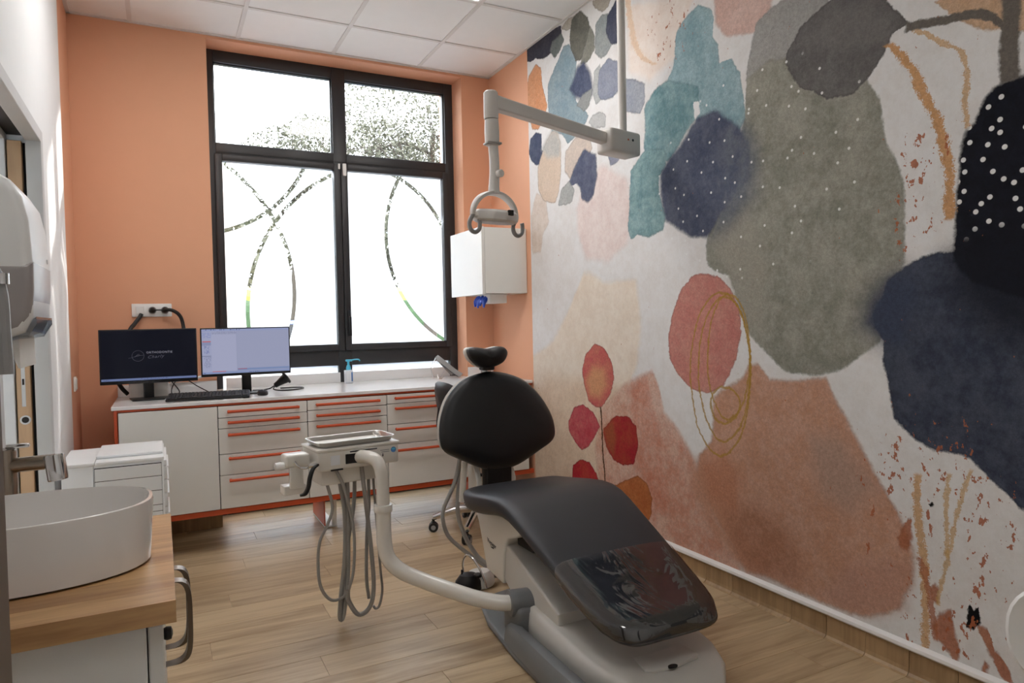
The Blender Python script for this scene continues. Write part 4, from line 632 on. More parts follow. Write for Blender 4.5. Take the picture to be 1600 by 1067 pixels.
# skirting of the right wall: floor vinyl turned up, with a white rail
skirt = thing('baseboard_right', 'oak vinyl upstand with a white rail along the mural wall', None, (W, -2.6, 0), kind='structure')
SK = {}
yy = 0.18 - PW * 5
while yy > YF:
    a = max(yy - PW, YF); k = round(yy - a, 3)
    if k not in SK:
        bm = new(); prism(bm, [(0, 0), (-.03, 0), (-.021, .004), (-.014, .012), (-.011, .025), (-.010, .094), (0, .094)], 1, .0008, k - .0008)
        bmesh.ops.recalc_face_normals(bm, faces=bm.faces)
        me = bpy.data.meshes.new('skirting_board'); bm.to_mesh(me); bm.free(); me.materials.append(M['skirting_oak']); SK[k] = me
    o = bpy.data.objects.new('skirting_board', SK[k]); COL.objects.link(o); o.parent = skirt; o.location = INV[skirt] @ Vector((W - .002, a, 0))
    yy -= PW
bm = new(); prism(bm, [(W - .001, .092), (W - .022, .092), (W - .026, .098), (W - .024, .108), (W - .014, .114), (W - .001, .115)], 1, YF, -.62); obj('top_rail', bm, 'skirt_white', skirt, label='white half round rail')
skb = thing('baseboard_back', 'oak vinyl upstand of the window wall under the counter', None, (.37, -.01, 0), kind='structure')
for a, b in ((0.004, .37), (.371, WX0)):
    bm = new(); prism(bm, [(0, 0), (-.10, 0), (-.10, .1), (0, .1)], 0, a, b); obj('skirting_board', bm, 'skirting_oak', skb, smooth=0)
bm = new(); prism(bm, [(0, 0), (-.03, 0), (-.012, .02), (-.01, .1), (0, .1)], 0, WX1, W - .03); obj('skirting_board', bm, 'skirting_oak', skb, smooth=0)

# ------------------------------------------------------------------ window
win = thing('window_1', 'tall dark framed window with frosted lower casements', None, ((WX0 + WX1) / 2, .22, 0), kind='structure')
FY0, FY1 = .18, .26
def fr(name, x0, x1, z0, z1, y0=FY0, y1=FY1, m='frame_black', bev=.004): return bx(name, (x0, y0, z0), (x1, y1, z1), m, win, bev, 2)
fr('frame_post', WX0, .785, 0, 3.05); fr('frame_post', 2.39, WX1 + .005, 0, 3.05); fr('frame_post', 1.545, 1.64, 0, 3.05)
for a, b in ((.785, 1.545), (1.64, 2.39)):
    fr('frame_rail', a, b, 2.97, 3.05); fr('frame_rail', a, b, 2.36, 2.447); fr('frame_rail', a, b, .955, 1.07); fr('frame_rail', a, b, 0, .09)
    bx('pane', (a - .01, .222, 2.44), (b + .01, .226, 2.98), 'glass', win, smooth=0)
    bx('pane', (a - .01, .222, 1.06), (b + .01, .226, 2.37), 'glass', win, smooth=0)
    bx('pane', (a - .01, .222, .08), (b + .01, .226, .965), 'glass', win, smooth=0)
    for z0, z1 in ((2.447, 2.97),):
        for q in ((a, a + .006, z0, z1), (b - .006, b, z0, z1), (a, b, z0, z0 + .006), (a, b, z1 - .006, z1)): fr('glazing_bead', *q, .2, .222, 'frame_seal', .001)
def sash(x0, x1, z0, z1, t):
    s = []
    for q in ((x0, x0 + t, z0, z1), (x1 - t, x1, z0, z1), (x0 + t, x1 - t, z1 - t, z1), (x0 + t, x1 - t, z0, z0 + t)):
        s.append(fr('sash_rail', *q, .165, .222, 'frame_black', .005))
sash(.775, 1.590, 1.06, 2.375, .046); sash(1.594, 2.405, 1.06, 2.375, .046)
bx('transom_groove', (.79, .1785, 2.385), (2.385, .181, 2.39), 'frame_seal', win)
def film_mat(name, rings, lim=()):
    m = bpy.data.materials.new(name); m.use_nodes = True
    nt = m.node_tree; n = nt.nodes; l = nt.links
    for x in list(n): n.remove(x)
    out = n.new('ShaderNodeOutputMaterial'); geo = n.new('ShaderNodeNewGeometry')
    tr = n.new('ShaderNodeBsdfTransparent'); tl = n.new('ShaderNodeBsdfTranslucent'); df = n.new('ShaderNodeBsdfDiffuse')
    nz = n.new('ShaderNodeTexNoise'); nz.inputs['Scale'].default_value = 3; l.new(geo.outputs['Position'], nz.inputs['Vector'])
    cm = n.new('ShaderNodeMix'); cm.data_type = 'RGBA'; cm.inputs['A'].default_value = (.9, .93, .96, 1); cm.inputs['B'].default_value = (.95, .96, .97, 1); l.new(nz.outputs['Fac'], cm.inputs['Factor']); l.new(cm.outputs['Result'], tl.inputs[0])
    df.inputs[0].default_value = (.9, .92, .94, 1)
    base = n.new('ShaderNodeMixShader'); base.inputs[0].default_value = .12; l.new(tl.outputs[0], base.inputs[1]); l.new(df.outputs[0], base.inputs[2])
    hz = n.new('ShaderNodeMixShader'); hz.inputs[0].default_value = .28; l.new(base.outputs[0], hz.inputs[1]); l.new(tr.outputs[0], hz.inputs[2]); base = hz
    acc = None
    for cx, cz, r in rings:
        q = n.new('ShaderNodeVectorMath'); q.operation = 'SUBTRACT'; l.new(geo.outputs['Position'], q.inputs[0]); q.inputs[1].default_value = (cx, 0, cz)
        q2 = n.new('ShaderNodeVectorMath'); q2.operation = 'MULTIPLY'; l.new(q.outputs[0], q2.inputs[0]); q2.inputs[1].default_value = (1, 0, 1)
        ln = n.new('ShaderNodeVectorMath'); ln.operation = 'LENGTH'; l.new(q2.outputs[0], ln.inputs[0])
        s = n.new('ShaderNodeMath'); s.operation = 'SUBTRACT'; l.new(ln.outputs['Value'], s.inputs[0]); s.inputs[1].default_value = r
        a = n.new('ShaderNodeMath'); a.operation = 'ABSOLUTE'; l.new(s.outputs[0], a.inputs[0])
        c = n.new('ShaderNodeMath'); c.operation = 'LESS_THAN'; l.new(a.outputs[0], c.inputs[0]); c.inputs[1].default_value = .0135
        if len(lim) and lim[0] == r:
            sz = n.new('ShaderNodeSeparateXYZ'); l.new(geo.outputs['Position'], sz.inputs[0])
            g_ = n.new('ShaderNodeMath'); g_.operation = 'GREATER_THAN'; l.new(sz.outputs[2], g_.inputs[0]); g_.inputs[1].default_value = lim[1]
            c2 = n.new('ShaderNodeMath'); c2.operation = 'MULTIPLY'; l.new(c.outputs[0], c2.inputs[0]); l.new(g_.outputs[0], c2.inputs[1]); c = c2
        if acc is None: acc = c.outputs[0]
        else:
            mx = n.new('ShaderNodeMath'); mx.operation = 'MAXIMUM'; l.new(acc, mx.inputs[0]); l.new(c.outputs[0], mx.inputs[1]); acc = mx.outputs[0]
    if acc is not None:
        fin = n.new('ShaderNodeMixShader'); l.new(acc, fin.inputs[0]); l.new(base.outputs[0], fin.inputs[1]); l.new(tr.outputs[0], fin.inputs[2]); l.new(fin.outputs[0], out.inputs[0])
    else: l.new(base.outputs[0], out.inputs[0])
    MATS[name] = m
film_mat('film_left', [(.213, 1.479, 1.048), (.592, 2.677, .83), (2.062, 1.325, 1.108)])
film_mat('film_right', [(2.827, 1.886, .903), (1.697, 1.653, .743)], (.743, 1.8))
film_mat('film_plain', [])
bx('frosted_film', (.81, .2195, 1.1), (1.55, .2205, 2.335), 'film_left', win, smooth=0, label='frosted film with clear crossing arcs')
bx('frosted_film', (1.635, .2195, 1.1), (2.365, .2205, 2.335), 'film_right', win, smooth=0, label='frosted film with two clear arcs')
for a, b in ((.785, 1.545), (1.64, 2.39)): bx('frosted_film', (a, .2195, .09), (b, .2205, .955), 'film_plain', win, smooth=0)
h = bx('handle_plate', (1.612, .150, 1.16), (1.632, .166, 1.34), 'black_plastic', win, .004)
bx('window_handle', (1.613, .118, 1.16), (1.631, .136, 1.30), 'black_plastic', win, .006)
bx('handle_neck', (1.615, .13, 1.28), (1.629, .152, 1.298), 'black_plastic', win, .003)
bx('contact_sensor', (1.603, .148, 2.29), (1.629, .166, 2.375), 'white_plastic', win, .005)
bx('sensor_magnet', (1.572, .152, 2.335), (1.586, .166, 2.372), 'white_plastic', win, .003)
# ------------------------------------------------------------------ outside the window
bx('ground_outside', (-30, .46, -.25), (40, 60, -.15), 'asphalt', kind='structure', label='grey pavement outside the window', smooth=0)
bx('lawn', (-30, 8, -.15), (40, 19, -.10), 'grass', kind='structure', label='strip of lawn outside the window', smooth=0)
def leaves(n_, centres, size, squash=.8):
    vs, fs = [], []
    for _ in range(n_):
        c, r = random.choice(centres)
        while True:
            p = Vector((random.uniform(-1, 1), random.uniform(-1, 1), random.uniform(-1, 1)))
            if p.length < 1 and random.random() < p.length + .2: break
        p = Vector(c) + Vector((p.x * r, p.y * r, p.z * r * squash))
        a = Vector((random.gauss(0, 1), random.gauss(0, 1), random.gauss(0, 1))).normalized(); b = a.orthogonal().normalized()
        b = (Matrix.Rotation(random.uniform(0, 6.28), 3, a) @ b); s = size * random.uniform(.6, 1.2)
        c2 = a.cross(b); k = len(vs)
        vs += [p - b * s, p + c2 * s * .45, p + b * s, p - c2 * s * .45]; fs.append((k, k + 1, k + 2, k + 3))
    bm = new(); vv = [bm.verts.new(v) for v in vs]
    for f in fs: bm.faces.new([vv[i] for i in f])
    return bm
def tree(base, h, crown, nleaf, size, label):
    t = thing('tree', label, 'tree', base, group='trees outside the window')
    bm = new(); tips = []
    top = Vector(base) + Vector((.2, 0, h))
    tube(bm, [base, Vector(base) + Vector((.05, 0, h * .5)), top], [.20, .14, .06], 8, 4)
    for k in range(9):
        a = k * 2.4; z = h * random.uniform(.45, .95); c, r = crown[k % len(crown)]
        p0 = Vector(base) + Vector((.05, 0, z)); p2 = Vector(c) + Vector((math.cos(a), math.sin(a), random.uniform(-.2, .6))) * r * .7
        tube(bm, [p0, (p0 + p2) / 2 + Vector((0, 0, .25)), p2], [.06, .04, .015], 6, 4)
        for _ in range(4):
            p3 = p2 + Vector((random.uniform(-1, 1), random.uniform(-1, 1), random.uniform(-.5, 1))) * r * .45
            q = (p0 + p2) / 2 + Vector((0, 0, .25)); tube(bm, [q.lerp(p2, .5), (q + p3) / 2, p3], [.025, .018, .008], 5, 3)
    obj('trunk', bm, 'bark', t)
    o = obj('foliage', leaves(nleaf, crown, size), 'leaf_green', t, smooth=0, kind='stuff')
tree((6.6, 12, -.15), 6.2, [((6.1, 12, 6.5), 1.7), ((8.0, 12.5, 5.8), 2.0), ((5.2, 11.6, 5.2), 1.2), ((7.4, 12, 4.4), 2.0), ((6.0, 12.4, 4.4), 1.6)], 22000, .055, 'leafy tree filling the upper right window pane')
tree((4.2, 17.5, -.15), 5.6, [((4.0, 17.5, 6.2), 1.5), ((5.0, 17.6, 7.0), 1.2), ((3.2, 17.5, 5.2), 1.3), ((5.0, 17.2, 5.4), 1.3)], 10000, .065, 'thin tree seen low in the upper left window pane')
tree((1.2, 20, -.15), 5.4, [((1.0, 20, 6.0), 1.1), ((2.0, 20, 6.2), .9), ((.2, 20.2, 5.6), .9)], 3600, .075, 'sparse treetop at the lower left of the upper left pane')
for x_, z_, lab in ((-7.5, 5.0, 'leftmost of the dense trees behind the car park'), (1.8, 5.2, 'dense tree behind the left frosted casement'), (12.4, 6.4, 'dense tree behind the right frosted casement'), (21.5, 5.4, 'rightmost of the dense trees behind the car park')):
    y_ = 31 if x_ in (1.8, 21.5) else 38.5
    tree((x_, y_, -.15), 6.0, [((x_, y_, z_ + 1.0), 3.2), ((x_ - 2.2, y_ - .4, z_ - .4), 2.7), ((x_ + 2.2, y_ - .2, z_ - .2), 2.7), ((x_, y_ - .5, z_ - 2.0), 3.2)], 5200, .24, lab)
def hedge(x0, x1, y, h, m, label, n_=40):
    bm = new(); rings = []
    for i in range(n_ + 1):
        x = x0 + (x1 - x0) * i / n_; r = []
        for k in range(9):
            a = PI * k / 8; r.append(bm.verts.new((x, y - .7 * math.cos(a) + random.uniform(-.08, .08), -.15 + (h * (math.sin(a) ** .5)) * random.uniform(.9, 1.05))))
        rings.append(r)
    skin(bm, rings, True, False)
    obj('hedge', bm, m, label=label, cat='hedge', smooth=0)
hedge(-6, 16, 23, 2.4, 'hedge', 'long clipped green hedge beyond the lawn')
hedge(-6, 16, 25.4, 3.1, 'yellow_paint', 'row of yellow blossoming shrubs behind the green hedge')
car = thing('car', 'blue car parked in front of the hedge outside', 'car', (3.2, 10, -.15))
bm = new(); prism(bm, [(1.0, .25), (1.0, .75), (1.9, .9), (2.4, 1.35), (4.0, 1.38), (4.7, .95), (5.3, .85), (5.35, .25)], 1, 9.2, 10.8, .08); obj('body', bm, 'car_blue', car)
for x in (1.8, 4.5):
    for y in (9.17, 10.83):
        bm = new(); lathe(bm, [(.15, -.1), (.32, -.1), (.34, -.06), (.34, .06), (.32, .1), (.15, .1)], (x, y, .17), 20, (0, 1, 0)); obj('wheel', bm, 'black_plastic', car)
for poly in ([(2.05, .93), (2.5, 1.28), (3.1, 1.3), (3.1, .93)], [(3.2, .93), (3.2, 1.3), (3.95, 1.3), (4.45, .95)]):
    bm = new(); prism(bm, poly, 1, 9.185, 9.22); obj('side_window', bm, 'black_plastic', car, smooth=0)

# ------------------------------------------------------------------ counter with drawer units
CF = -.58
frame = thing('counter_frame', 'orange floating base frame carrying the white drawer units', 'counter frame', (1.4, -.3, 0))
bx('end_panel', (.196, CF - .012, .2), (.212, -.02, .818), 'orange_red', frame, .002, 1)
bx('top_strip', (.196, CF - .008, .806), (W - .002, CF + .02, .818), 'orange_red', frame, .001, 1)
bx('bottom_strip', (.196, CF - .012, .2), (W - .002, CF + .02, .229), 'orange_red', frame, .001, 1)
bx('underside', (.196, CF + .02, .196), (W - .03, -.03, .214), 'cabinet_white', frame, smooth=0)
for x in (1.33, 2.35):
    bx('leg_post', (x, -.46, .004), (x + .03, -.44, .2), 'cabinet_white', frame, .002, 1)
    bx('leg_plate', (x - .045, -.45, .01), (x - .038, -.1, .2), 'orange_red', frame, .001, 1)
    bx('leg_foot', (x - .045, -.46, .002), (x + .03, -.1, .010), 'cabinet_white', frame, .001, 1)
def handle(x0, x1, z, parent):
    bm = new(); tube(bm, [(x0, CF - .019, z), (x0, CF - .034, z), (x0 + .006, CF - .040, z), (x0 + .02, CF - .041, z), (x1 - .02, CF - .041, z), (x1 - .006, CF - .040, z), (x1, CF - .034, z), (x1, CF - .019, z)], .0082, 10, 3)
    obj('handle', bm, 'orange_red', parent, label='orange bar handle')
def unit(x0, x1, cuts, handles, label, door=False):
    t = thing('drawer_unit' if not door else 'cupboard_unit', label, 'cabinet', ((x0 + x1) / 2, -.3, .214), group='white units under the counter')
    bm = new()
    box(bm, (x0 + .001, CF + .002, .216), (x0 + .018, -.03, .806)); box(bm, (x1 - .018, CF + .002, .216), (x1 - .001, -.03, .806)); box(bm, (x0 + .018, -.05, .216), (x1 - .018, -.03, .806)); box(bm, (x0 + .018, CF + .022, .79), (x1 - .018, -.05, .806)); box(bm, (x0 + .018, CF + .022, .216), (x1 - .018, -.05, .23))
    obj('carcass', bm, 'shadow_dark', t, smooth=0)
    for k in range(len(cuts) - 1):
        d = bx('door' if door else 'drawer', (x0 + .0022, CF - .019, cuts[k + 1] + .002), (x1 - .0022, CF, cuts[k] - .002), 'cabinet_white', t, .0015, 1)
        if handles: handle(x0 + .056, x1 - .056, handles[k], d)
unit(.214, .694, [.804, .231], None, 'white cupboard with one plain door under the dark monitor', True)
unit(.694, 1.175, [.804, .738, .678, .536, .418, .231], [.773, .712, .644, .512, .39], 'white five drawer unit between the plain cupboard and the tray stand')
unit(1.175, 1.653, [.804, .743, .679, .44, .231], [.776, .712, .648, .41], 'white drawer unit right behind the steel tray')
unit(1.653, 2.134, [.804, .747, .619, .496, .231], [.781, .717, .59, .458], 'white four drawer unit just left of the dental chair back')
unit(2.134, 2.64, [.804, .747, .619, .496, .231], [.781, .717, .59, .458], 'white drawer unit mostly hidden behind the dental chair back')
bm = new(); prism(bm, [(.186, -.602), (W - .004, -.602), (W - .004, -.001), (WX1 - .002, -.001), (WX1 - .002, .16), (WX0 + .002, .16), (WX0 + .002, -.001), (.186, -.001)], 2, .8185, .838, .002, 1)
obj('worktop', bm, 'counter_white', label='long glossy white worktop under the window', cat='worktop', smooth=20)
for x0, x1, y0, lab in ((.19, WX0 - .002, -.018, 'white backsplash strip behind the dark monitor'), (.80, 1.545, .14, 'white backsplash strip below the left casement'), (1.625, 2.37, .14, 'white backsplash strip below the right casement'), (WX1 + .002, 2.66, -.018, 'short white backsplash strip in the right corner')):
    bx('backsplash', (x0, y0, .8385), (x1, y0 + .016, .908), 'counter_white', bevel=.002, label=lab, cat='backsplash')

# wall cabinet with glove box
wc = thing('wall_cabinet', 'white wall cabinet hung in the corner above the counter', 'cabinet', (2.51, -.28, 1.43))
bx('body', (2.36, -.55, 1.432), (W - .003, -.012, 1.872), 'cabinet_white', wc, .002, 1)
bx('door', (2.338, -.553, 1.425), (2.358, -.01, 1.875), 'cabinet_white', wc, .002, 1)
gb = thing('tissue_dispenser', 'small white box hanging under the wall cabinet with blue gloves', 'dispenser', (2.5, -.36, 1.36))
bx('box', (2.43, -.47, 1.368), (2.56, -.26, 1.431), 'paper', gb, .004)
bm = new()
for k in range(9):
    x = 2.43 - .006; y = -.42 + .02 * k; a = random.uniform(-.5, .5)
    tube(bm, [(2.435, y, 1.40 + random.uniform(-.01, .02)), (2.415, y + .01 * a, 1.39 + random.uniform(-.01, .01)), (2.41, y + .03 * a, 1.36 + random.uniform(-.02, .01))], [.012, .014, .006], 8, 3)
obj('glove', bm, 'glove_blue', gb, label='blue gloves poking out')

# socket strip on the orange wall with cables
sk = thing('socket_strip', 'white triple socket plate with plugged cables on the orange wall', 'socket', (.385, -.001, 1.314))
bx('plate', (.277, -.010, 1.314), (.493, -.001, 1.393), 'white_plastic', sk, .004)
bx('data_insert', (.30, -.0125, 1.33), (.342, -.010, 1.378), 'white_plastic', sk, .001, 1)
for x in (.388, .456):
    bm = new(); lathe(bm, [(.022, 0), (.022, .004), (.019, .004), (.018, .001)], (x, -.010, 1.353), 20, (0, -1, 0)); obj('socket_ring', bm, 'grey_plastic', sk)
    bm = new(); lathe(bm, [(.017, 0), (.017, .02), (.011, .03), (.006, .036)], (x, -.011, 1.353), 16, (0, -1, 0)); obj('plug', bm, 'black_plastic', sk)
tb('power_cable', [(.456, -.047, 1.353), (.49, -.05, 1.352), (.53, -.05, 1.325), (.55, -.05, 1.27), (.555, -.08, 1.15), (.52, -.10, 1.0), (.49, -.05, .93)], .011, 'black_plastic', label='black sleeved cable bending right from the socket plate', cat='cable')
tb('data_cable', [(.328, -.015, 1.33), (.318, -.025, 1.31), (.29, -.05, 1.27), (.262, -.08, 1.22), (.23, -.1, 1.05), (.2, -.1, .95), (.215, -.1, .90), (.245, -.09, .86)], .012, 'black_plastic', label='black sleeved cable running down left behind the dark monitor', cat='cable')
tb('patch_cable', [(.388, -.047, 1.353), (.41, -.058, 1.353), (.44, -.056, 1.353), (.452, -.049, 1.354)], .004, 'black_plastic', label='short black lead between the two plugs', cat='cable')

# monitors
def screen_mat(name, parts, base, strength, x0, x1, z0, z1):
    """screen image from rectangles in 0..1 screen coordinates"""
    m = bpy.data.materials.new(name); m.use_nodes = True
    nt = m.node_tree; n = nt.nodes; l = nt.links; b = n['Principled BSDF']
    geo = n.new('ShaderNodeNewGeometry'); s = n.new('ShaderNodeSeparateXYZ'); l.new(geo.outputs['Position'], s.inputs[0])
    def mr(v, a, c):
        x = n.new('ShaderNodeMapRange'); x.clamp = False; l.new(v, x.inputs['Value']); x.inputs['From Min'].default_value = a; x.inputs['From Max'].default_value = c; return x.outputs['Result']
    u, v = mr(s.outputs[0], x0, x1), mr(s.outputs[2], z0, z1)
    def mth(op, a, c):
        x = n.new('ShaderNodeMath'); x.operation = op
        for i, q in enumerate((a, c)):
            if isinstance(q, (int, float)): x.inputs[i].default_value = q
            else: l.new(q, x.inputs[i])
        return x.outputs[0]
    col = None
    rg = n.new('ShaderNodeRGB'); rg.outputs[0].default_value = rgb(base); col = rg.outputs[0]
    for (a0, a1, b0, b1, c, tick) in parts:
        k = mth('MULTIPLY', mth('MULTIPLY', mth('GREATER_THAN', u, a0), mth('LESS_THAN', u, a1)), mth('MULTIPLY', mth('GREATER_THAN', v, b0), mth('LESS_THAN', v, b1)))
        if tick:
            nz = n.new('ShaderNodeTexNoise'); nz.inputs['Scale'].default_value = 1; nz.inputs['Detail'].default_value = 1
            cb = n.new('ShaderNodeCombineXYZ'); l.new(mth('MULTIPLY', u, tick[0]), cb.inputs[0]); l.new(mth('FLOOR', mth('MULTIPLY', v, tick[1]), 0), cb.inputs[1]); l.new(cb.outputs[0], nz.inputs['Vector'])
            row_ = mth('GREATER_THAN', mth('FRACT', mth('MULTIPLY', v, tick[1]), 0), .45)
            k = mth('MULTIPLY', k, mth('MULTIPLY', row_, mth('GREATER_THAN', nz.outputs['Fac'], tick[2])))
        x = n.new('ShaderNodeMix'); x.data_type = 'RGBA'; l.new(k, x.inputs['Factor']); l.new(col, x.inputs['A']); x.inputs['B'].default_value = rgb(c); col = x.outputs['Result']
    b.inputs['Base Color'].default_value = (.002, .002, .003, 1); b.inputs['Roughness'].default_value = .3; b.inputs['Specular IOR Level'].default_value = .2
    l.new(col, b.inputs['Emission Color']); b.inputs['Emission Strength'].default_value = strength
    MATS[name] = m
def monitor(x0, x1, z0, z1, y, sx, label, screen, tilt=0):
    t = thing('monitor', label, 'monitor', (sx, y + .07, .8385))
    bx('casing', (x0, y, z0), (x1, y + .022, z1), 'black_plastic', t, .003)
    bx('rear_bulge', (x0 + .1, y + .02, z0 + .04), (x1 - .1, y + .05, z1 - .05), 'black_plastic', t, .01)
    s = bx('screen', (x0 + .007, y - .0012, z0 + .016), (x1 - .007, y + .001, z1 - .007), screen, t, smooth=0)
    bm = new(); box(bm, (sx - .027, y + .05, .845), (sx + .027, y + .07, z0 + .12), .004); obj('stand_neck', bm, 'black_plastic', t)
    bm = new(); prism(bm, [(sx - .08, y - .05), (sx + .08, y - .05), (sx + .1, y + .10), (sx - .1, y + .10)], 2, .8387, .848, .003); obj('stand_foot', bm, 'black_plastic', t)
    return t, s
a_ = (.121, .613, .934, 1.240); b_ = (.632, 1.136, .951, 1.238); MY = -.31
screen_mat('screen_dark', [(0, 1, .012, .055, (92, 104, 140), None), (.02, .08, .02, .045, (50, 56, 76), (40, 40, .5)), (.4, .7, .02, .045, (36, 42, 60), (60, 40, .55))], (7, 9, 20), .5, a_[0] + .007, a_[1] - .007, a_[2] + .016, a_[3] - .007)
screen_mat('screen_app', [(0, .105, 0, .95, (146, 150, 176), None), (.105, .387, .06, .95, (150, 153, 178), None), (.39, 1, .06, .93, (141, 145, 170), None), (0, 1, .955, 1, (134, 142, 176), None), (0, .45, .955, .995, (40, 46, 92), (70, 22, .56)), (.11, .385, .885, .945, (96, 100, 126), (120, 50, .5)), (.0, .105, .80, .93, (120, 130, 172), (30, 40, .46)), (.005, .1, .715, .735, (170, 80, 84), None), (.0, .1, .64, .71, (124, 130, 160), None), (.02, .08, .45, .64, (94, 104, 150), (40, 40, .5)), (.0, .1, .395, .41, (104, 108, 132), None), (.02, .1, .15, .38, (112, 116, 142), (50, 50, .5)), (.392, 1, .06, .105, (112, 128, 164), None), (.395, .5, .085, .1, (150, 84, 96), None), (.11, .26, .045, .058, (176, 88, 92), None), (0, 1, 0, .045, (122, 134, 170), None), (.52, .64, .01, .035, (50, 58, 92), (80, 40, .5)), (0, .04, .01, .035, (60, 66, 100), (60, 40, .5)), (.386, .3885, .06, .95, (128, 132, 156), None)], (141, 145, 170), .47, b_[0] + .007, b_[1] - .007, b_[2] + .016, b_[3] - .007)
mat('screen_ink', (98, 98, 106), .5)
MATS['screen_text'] = emit('screen_text', (112, 112, 122), .5)
MATS['screen_text_dim'] = emit('screen_text_dim', (62, 62, 72), .55)
m1, s1 = monitor(*a_, MY, .357, 'monitor with a near black screen and a faint logo', 'screen_dark')
m2, s2 = monitor(*b_, MY, .884, 'monitor with a lit grey blue software window', 'screen_app')
X_, Z_ = (1, 0, 0), (0, 0, 1)
text('logo_lettering', 'ORTHODONTIE', .0165, 'screen_text', s1, frame_mtx((.418, MY - .0014, 1.107), X_, Z_), .0001, 1.15)
text('logo_script', 'Charly', .026, 'screen_text_dim', s1, frame_mtx((.40, MY - .0014, 1.083), (1, 0, .06), (.35, 0, 1)), .0001, 1.2)
bm = new(); tube(bm, [(.310 + .030 * math.cos(a * PI / 12), MY - .0013, 1.090 + .030 * math.sin(a * PI / 12)) for a in range(25)], .0007, 5, 1)
tube(bm, [(.262, MY - .0013, 1.078), (.285, MY - .0013, 1.083), (.305, MY - .0013, 1.090), (.325, MY - .0013, 1.092), (.342, MY - .0013, 1.093)], .0006, 5, 4); tube(bm, [(.295, MY - .0013, 1.083), (.31, MY - .0013, 1.099), (.318, MY - .0013, 1.092), (.302, MY - .0013, 1.088)], .0006, 5, 4)
obj('logo_emblem', bm, 'screen_text_dim', s1)
# white mini computer behind the dark monitor
pc = thing('mini_computer', 'white box standing behind the foot of the dark monitor', 'computer', (.357, -.16, .8385))
bx('case', (.255, -.178, .8385), (.46, -.07, .975), 'white_plastic', pc, .006)
bx('front_panel', (.262, -.181, .846), (.453, -.177, .968), 'cabinet_white', pc, .002)
tb('thin_cable', [(.48, -.18, .95), (.478, -.22, .93), (.5, -.25, .90), (.515, -.26, .87), (.50, -.27, .845), (.475, -.25, .86), (.48, -.2, .90), (.51, -.16, .935), (.56, -.16, .93), (.62, -.22, .89), (.70, -.33, .848), (.74, -.37, .8425)], .0028, 'black_plastic', label='thin black cable curling beside the keyboard', cat='cable')
bm = new(); tube(bm, [(.47, -.03, .915), (.6, -.03, .93), (.745, -.03, .955), (.95, .05, .965)], .008, 8, 5); obj('white_cable_duct', bm, 'white_plastic', label='white cable duct sloping behind the two monitors', cat='cable duct')
# keyboard
kb = thing('keyboard', 'black keyboard lying in front of the two monitors', 'keyboard', (.66, -.485, .8385), -.13)
KI = INV[kb].inverted() @ Matrix.Translation((0, 0, .012)) @ Matrix.Rotation(math.radians(9), 4, 'X')
bm = new(); box(bm, (-.215, -.075, 0), (.215, .075, .014), .006); bm.transform(KI); obj('case', bm, 'black_plastic', kb)
bm = new()
for r_ in range(6):
    x = -.205
    while x < .20:
        wk = .0165 if r_ < 5 else random.choice((.0165, .03, .05))
        wk = min(wk, .205 - x)
        if -.205 + 15.5 * .0185 < x < -.205 + 16.2 * .0185: x += .008
        box(bm, (x, .056 - r_ * .0205 - .0165, .013), (x + wk, .056 - r_ * .0205, .0195), .002, 1); x += wk + .002
bm.transform(KI); obj('keys', bm, 'key_black', kb, kind='stuff')
ms = thing('computer_mouse', 'small black mouse to the right of the keyboard', 'mouse', (.95, -.45, .8385))
bm = new(); lathe(bm, [(.001, 0), (.03, .0), (.034, .008), (.032, .02), (.022, .03), (.008, .034), (.001, .0345)], (.95, -.45, .8386), 24, sx=.9, sy=1.5); obj('body', bm, 'black_plastic', ms)
bx('wheel', (.947, -.487, .866), (.953, -.472, .874), 'grey_plastic', ms, .002)
bm = new(); tube(bm, [(.95, -.5, .8445), (.95, -.499, .8445)], .004, 6, 1); obj('cable_stub', bm, 'black_plastic', ms)
# handheld device with cable
hd = thing('handheld_scanner', 'black and white handheld device lying with a looped cable', 'scanner', (1.10, -.14, .8385))
bm = new(); lathe(bm, [(.006, -.03), (.016, -.024), (.019, 0), (.026, .03), (.032, .05), (.03, .06)], (1.085, -.14, .878), 20, (.75, 0, .5)); obj('body', bm, 'black_plastic', hd)
bm = new(); lathe(bm, [(.030, 0), (.040, .004), (.042, .012), (.036, .018), (.030, .018)], (1.127, -.14, .906), 24, (.75, 0, .5)); obj('rim', bm, 'black_plastic', hd)
bm = new(); lathe(bm, [(.028, .012), (.02, .02), (.004, .022)], (1.127, -.14, .906), 24, (.75, 0, .5)); obj('lens', bm, 'white_plastic', hd)
tb('cable', [(1.06, -.14, .865), (1.03, -.14, .848), (.98, -.15, .843), (.93, -.14, .843)], .004, 'black_plastic', hd)
tb('cable', [(1.06, -.15, .862), (1.05, -.2, .846), (1.1, -.28, .843), (1.2, -.24, .843), (1.235, -.15, .843), (1.18, -.1, .843), (1.1, -.12, .845)], .0042, 'black_plastic', hd)
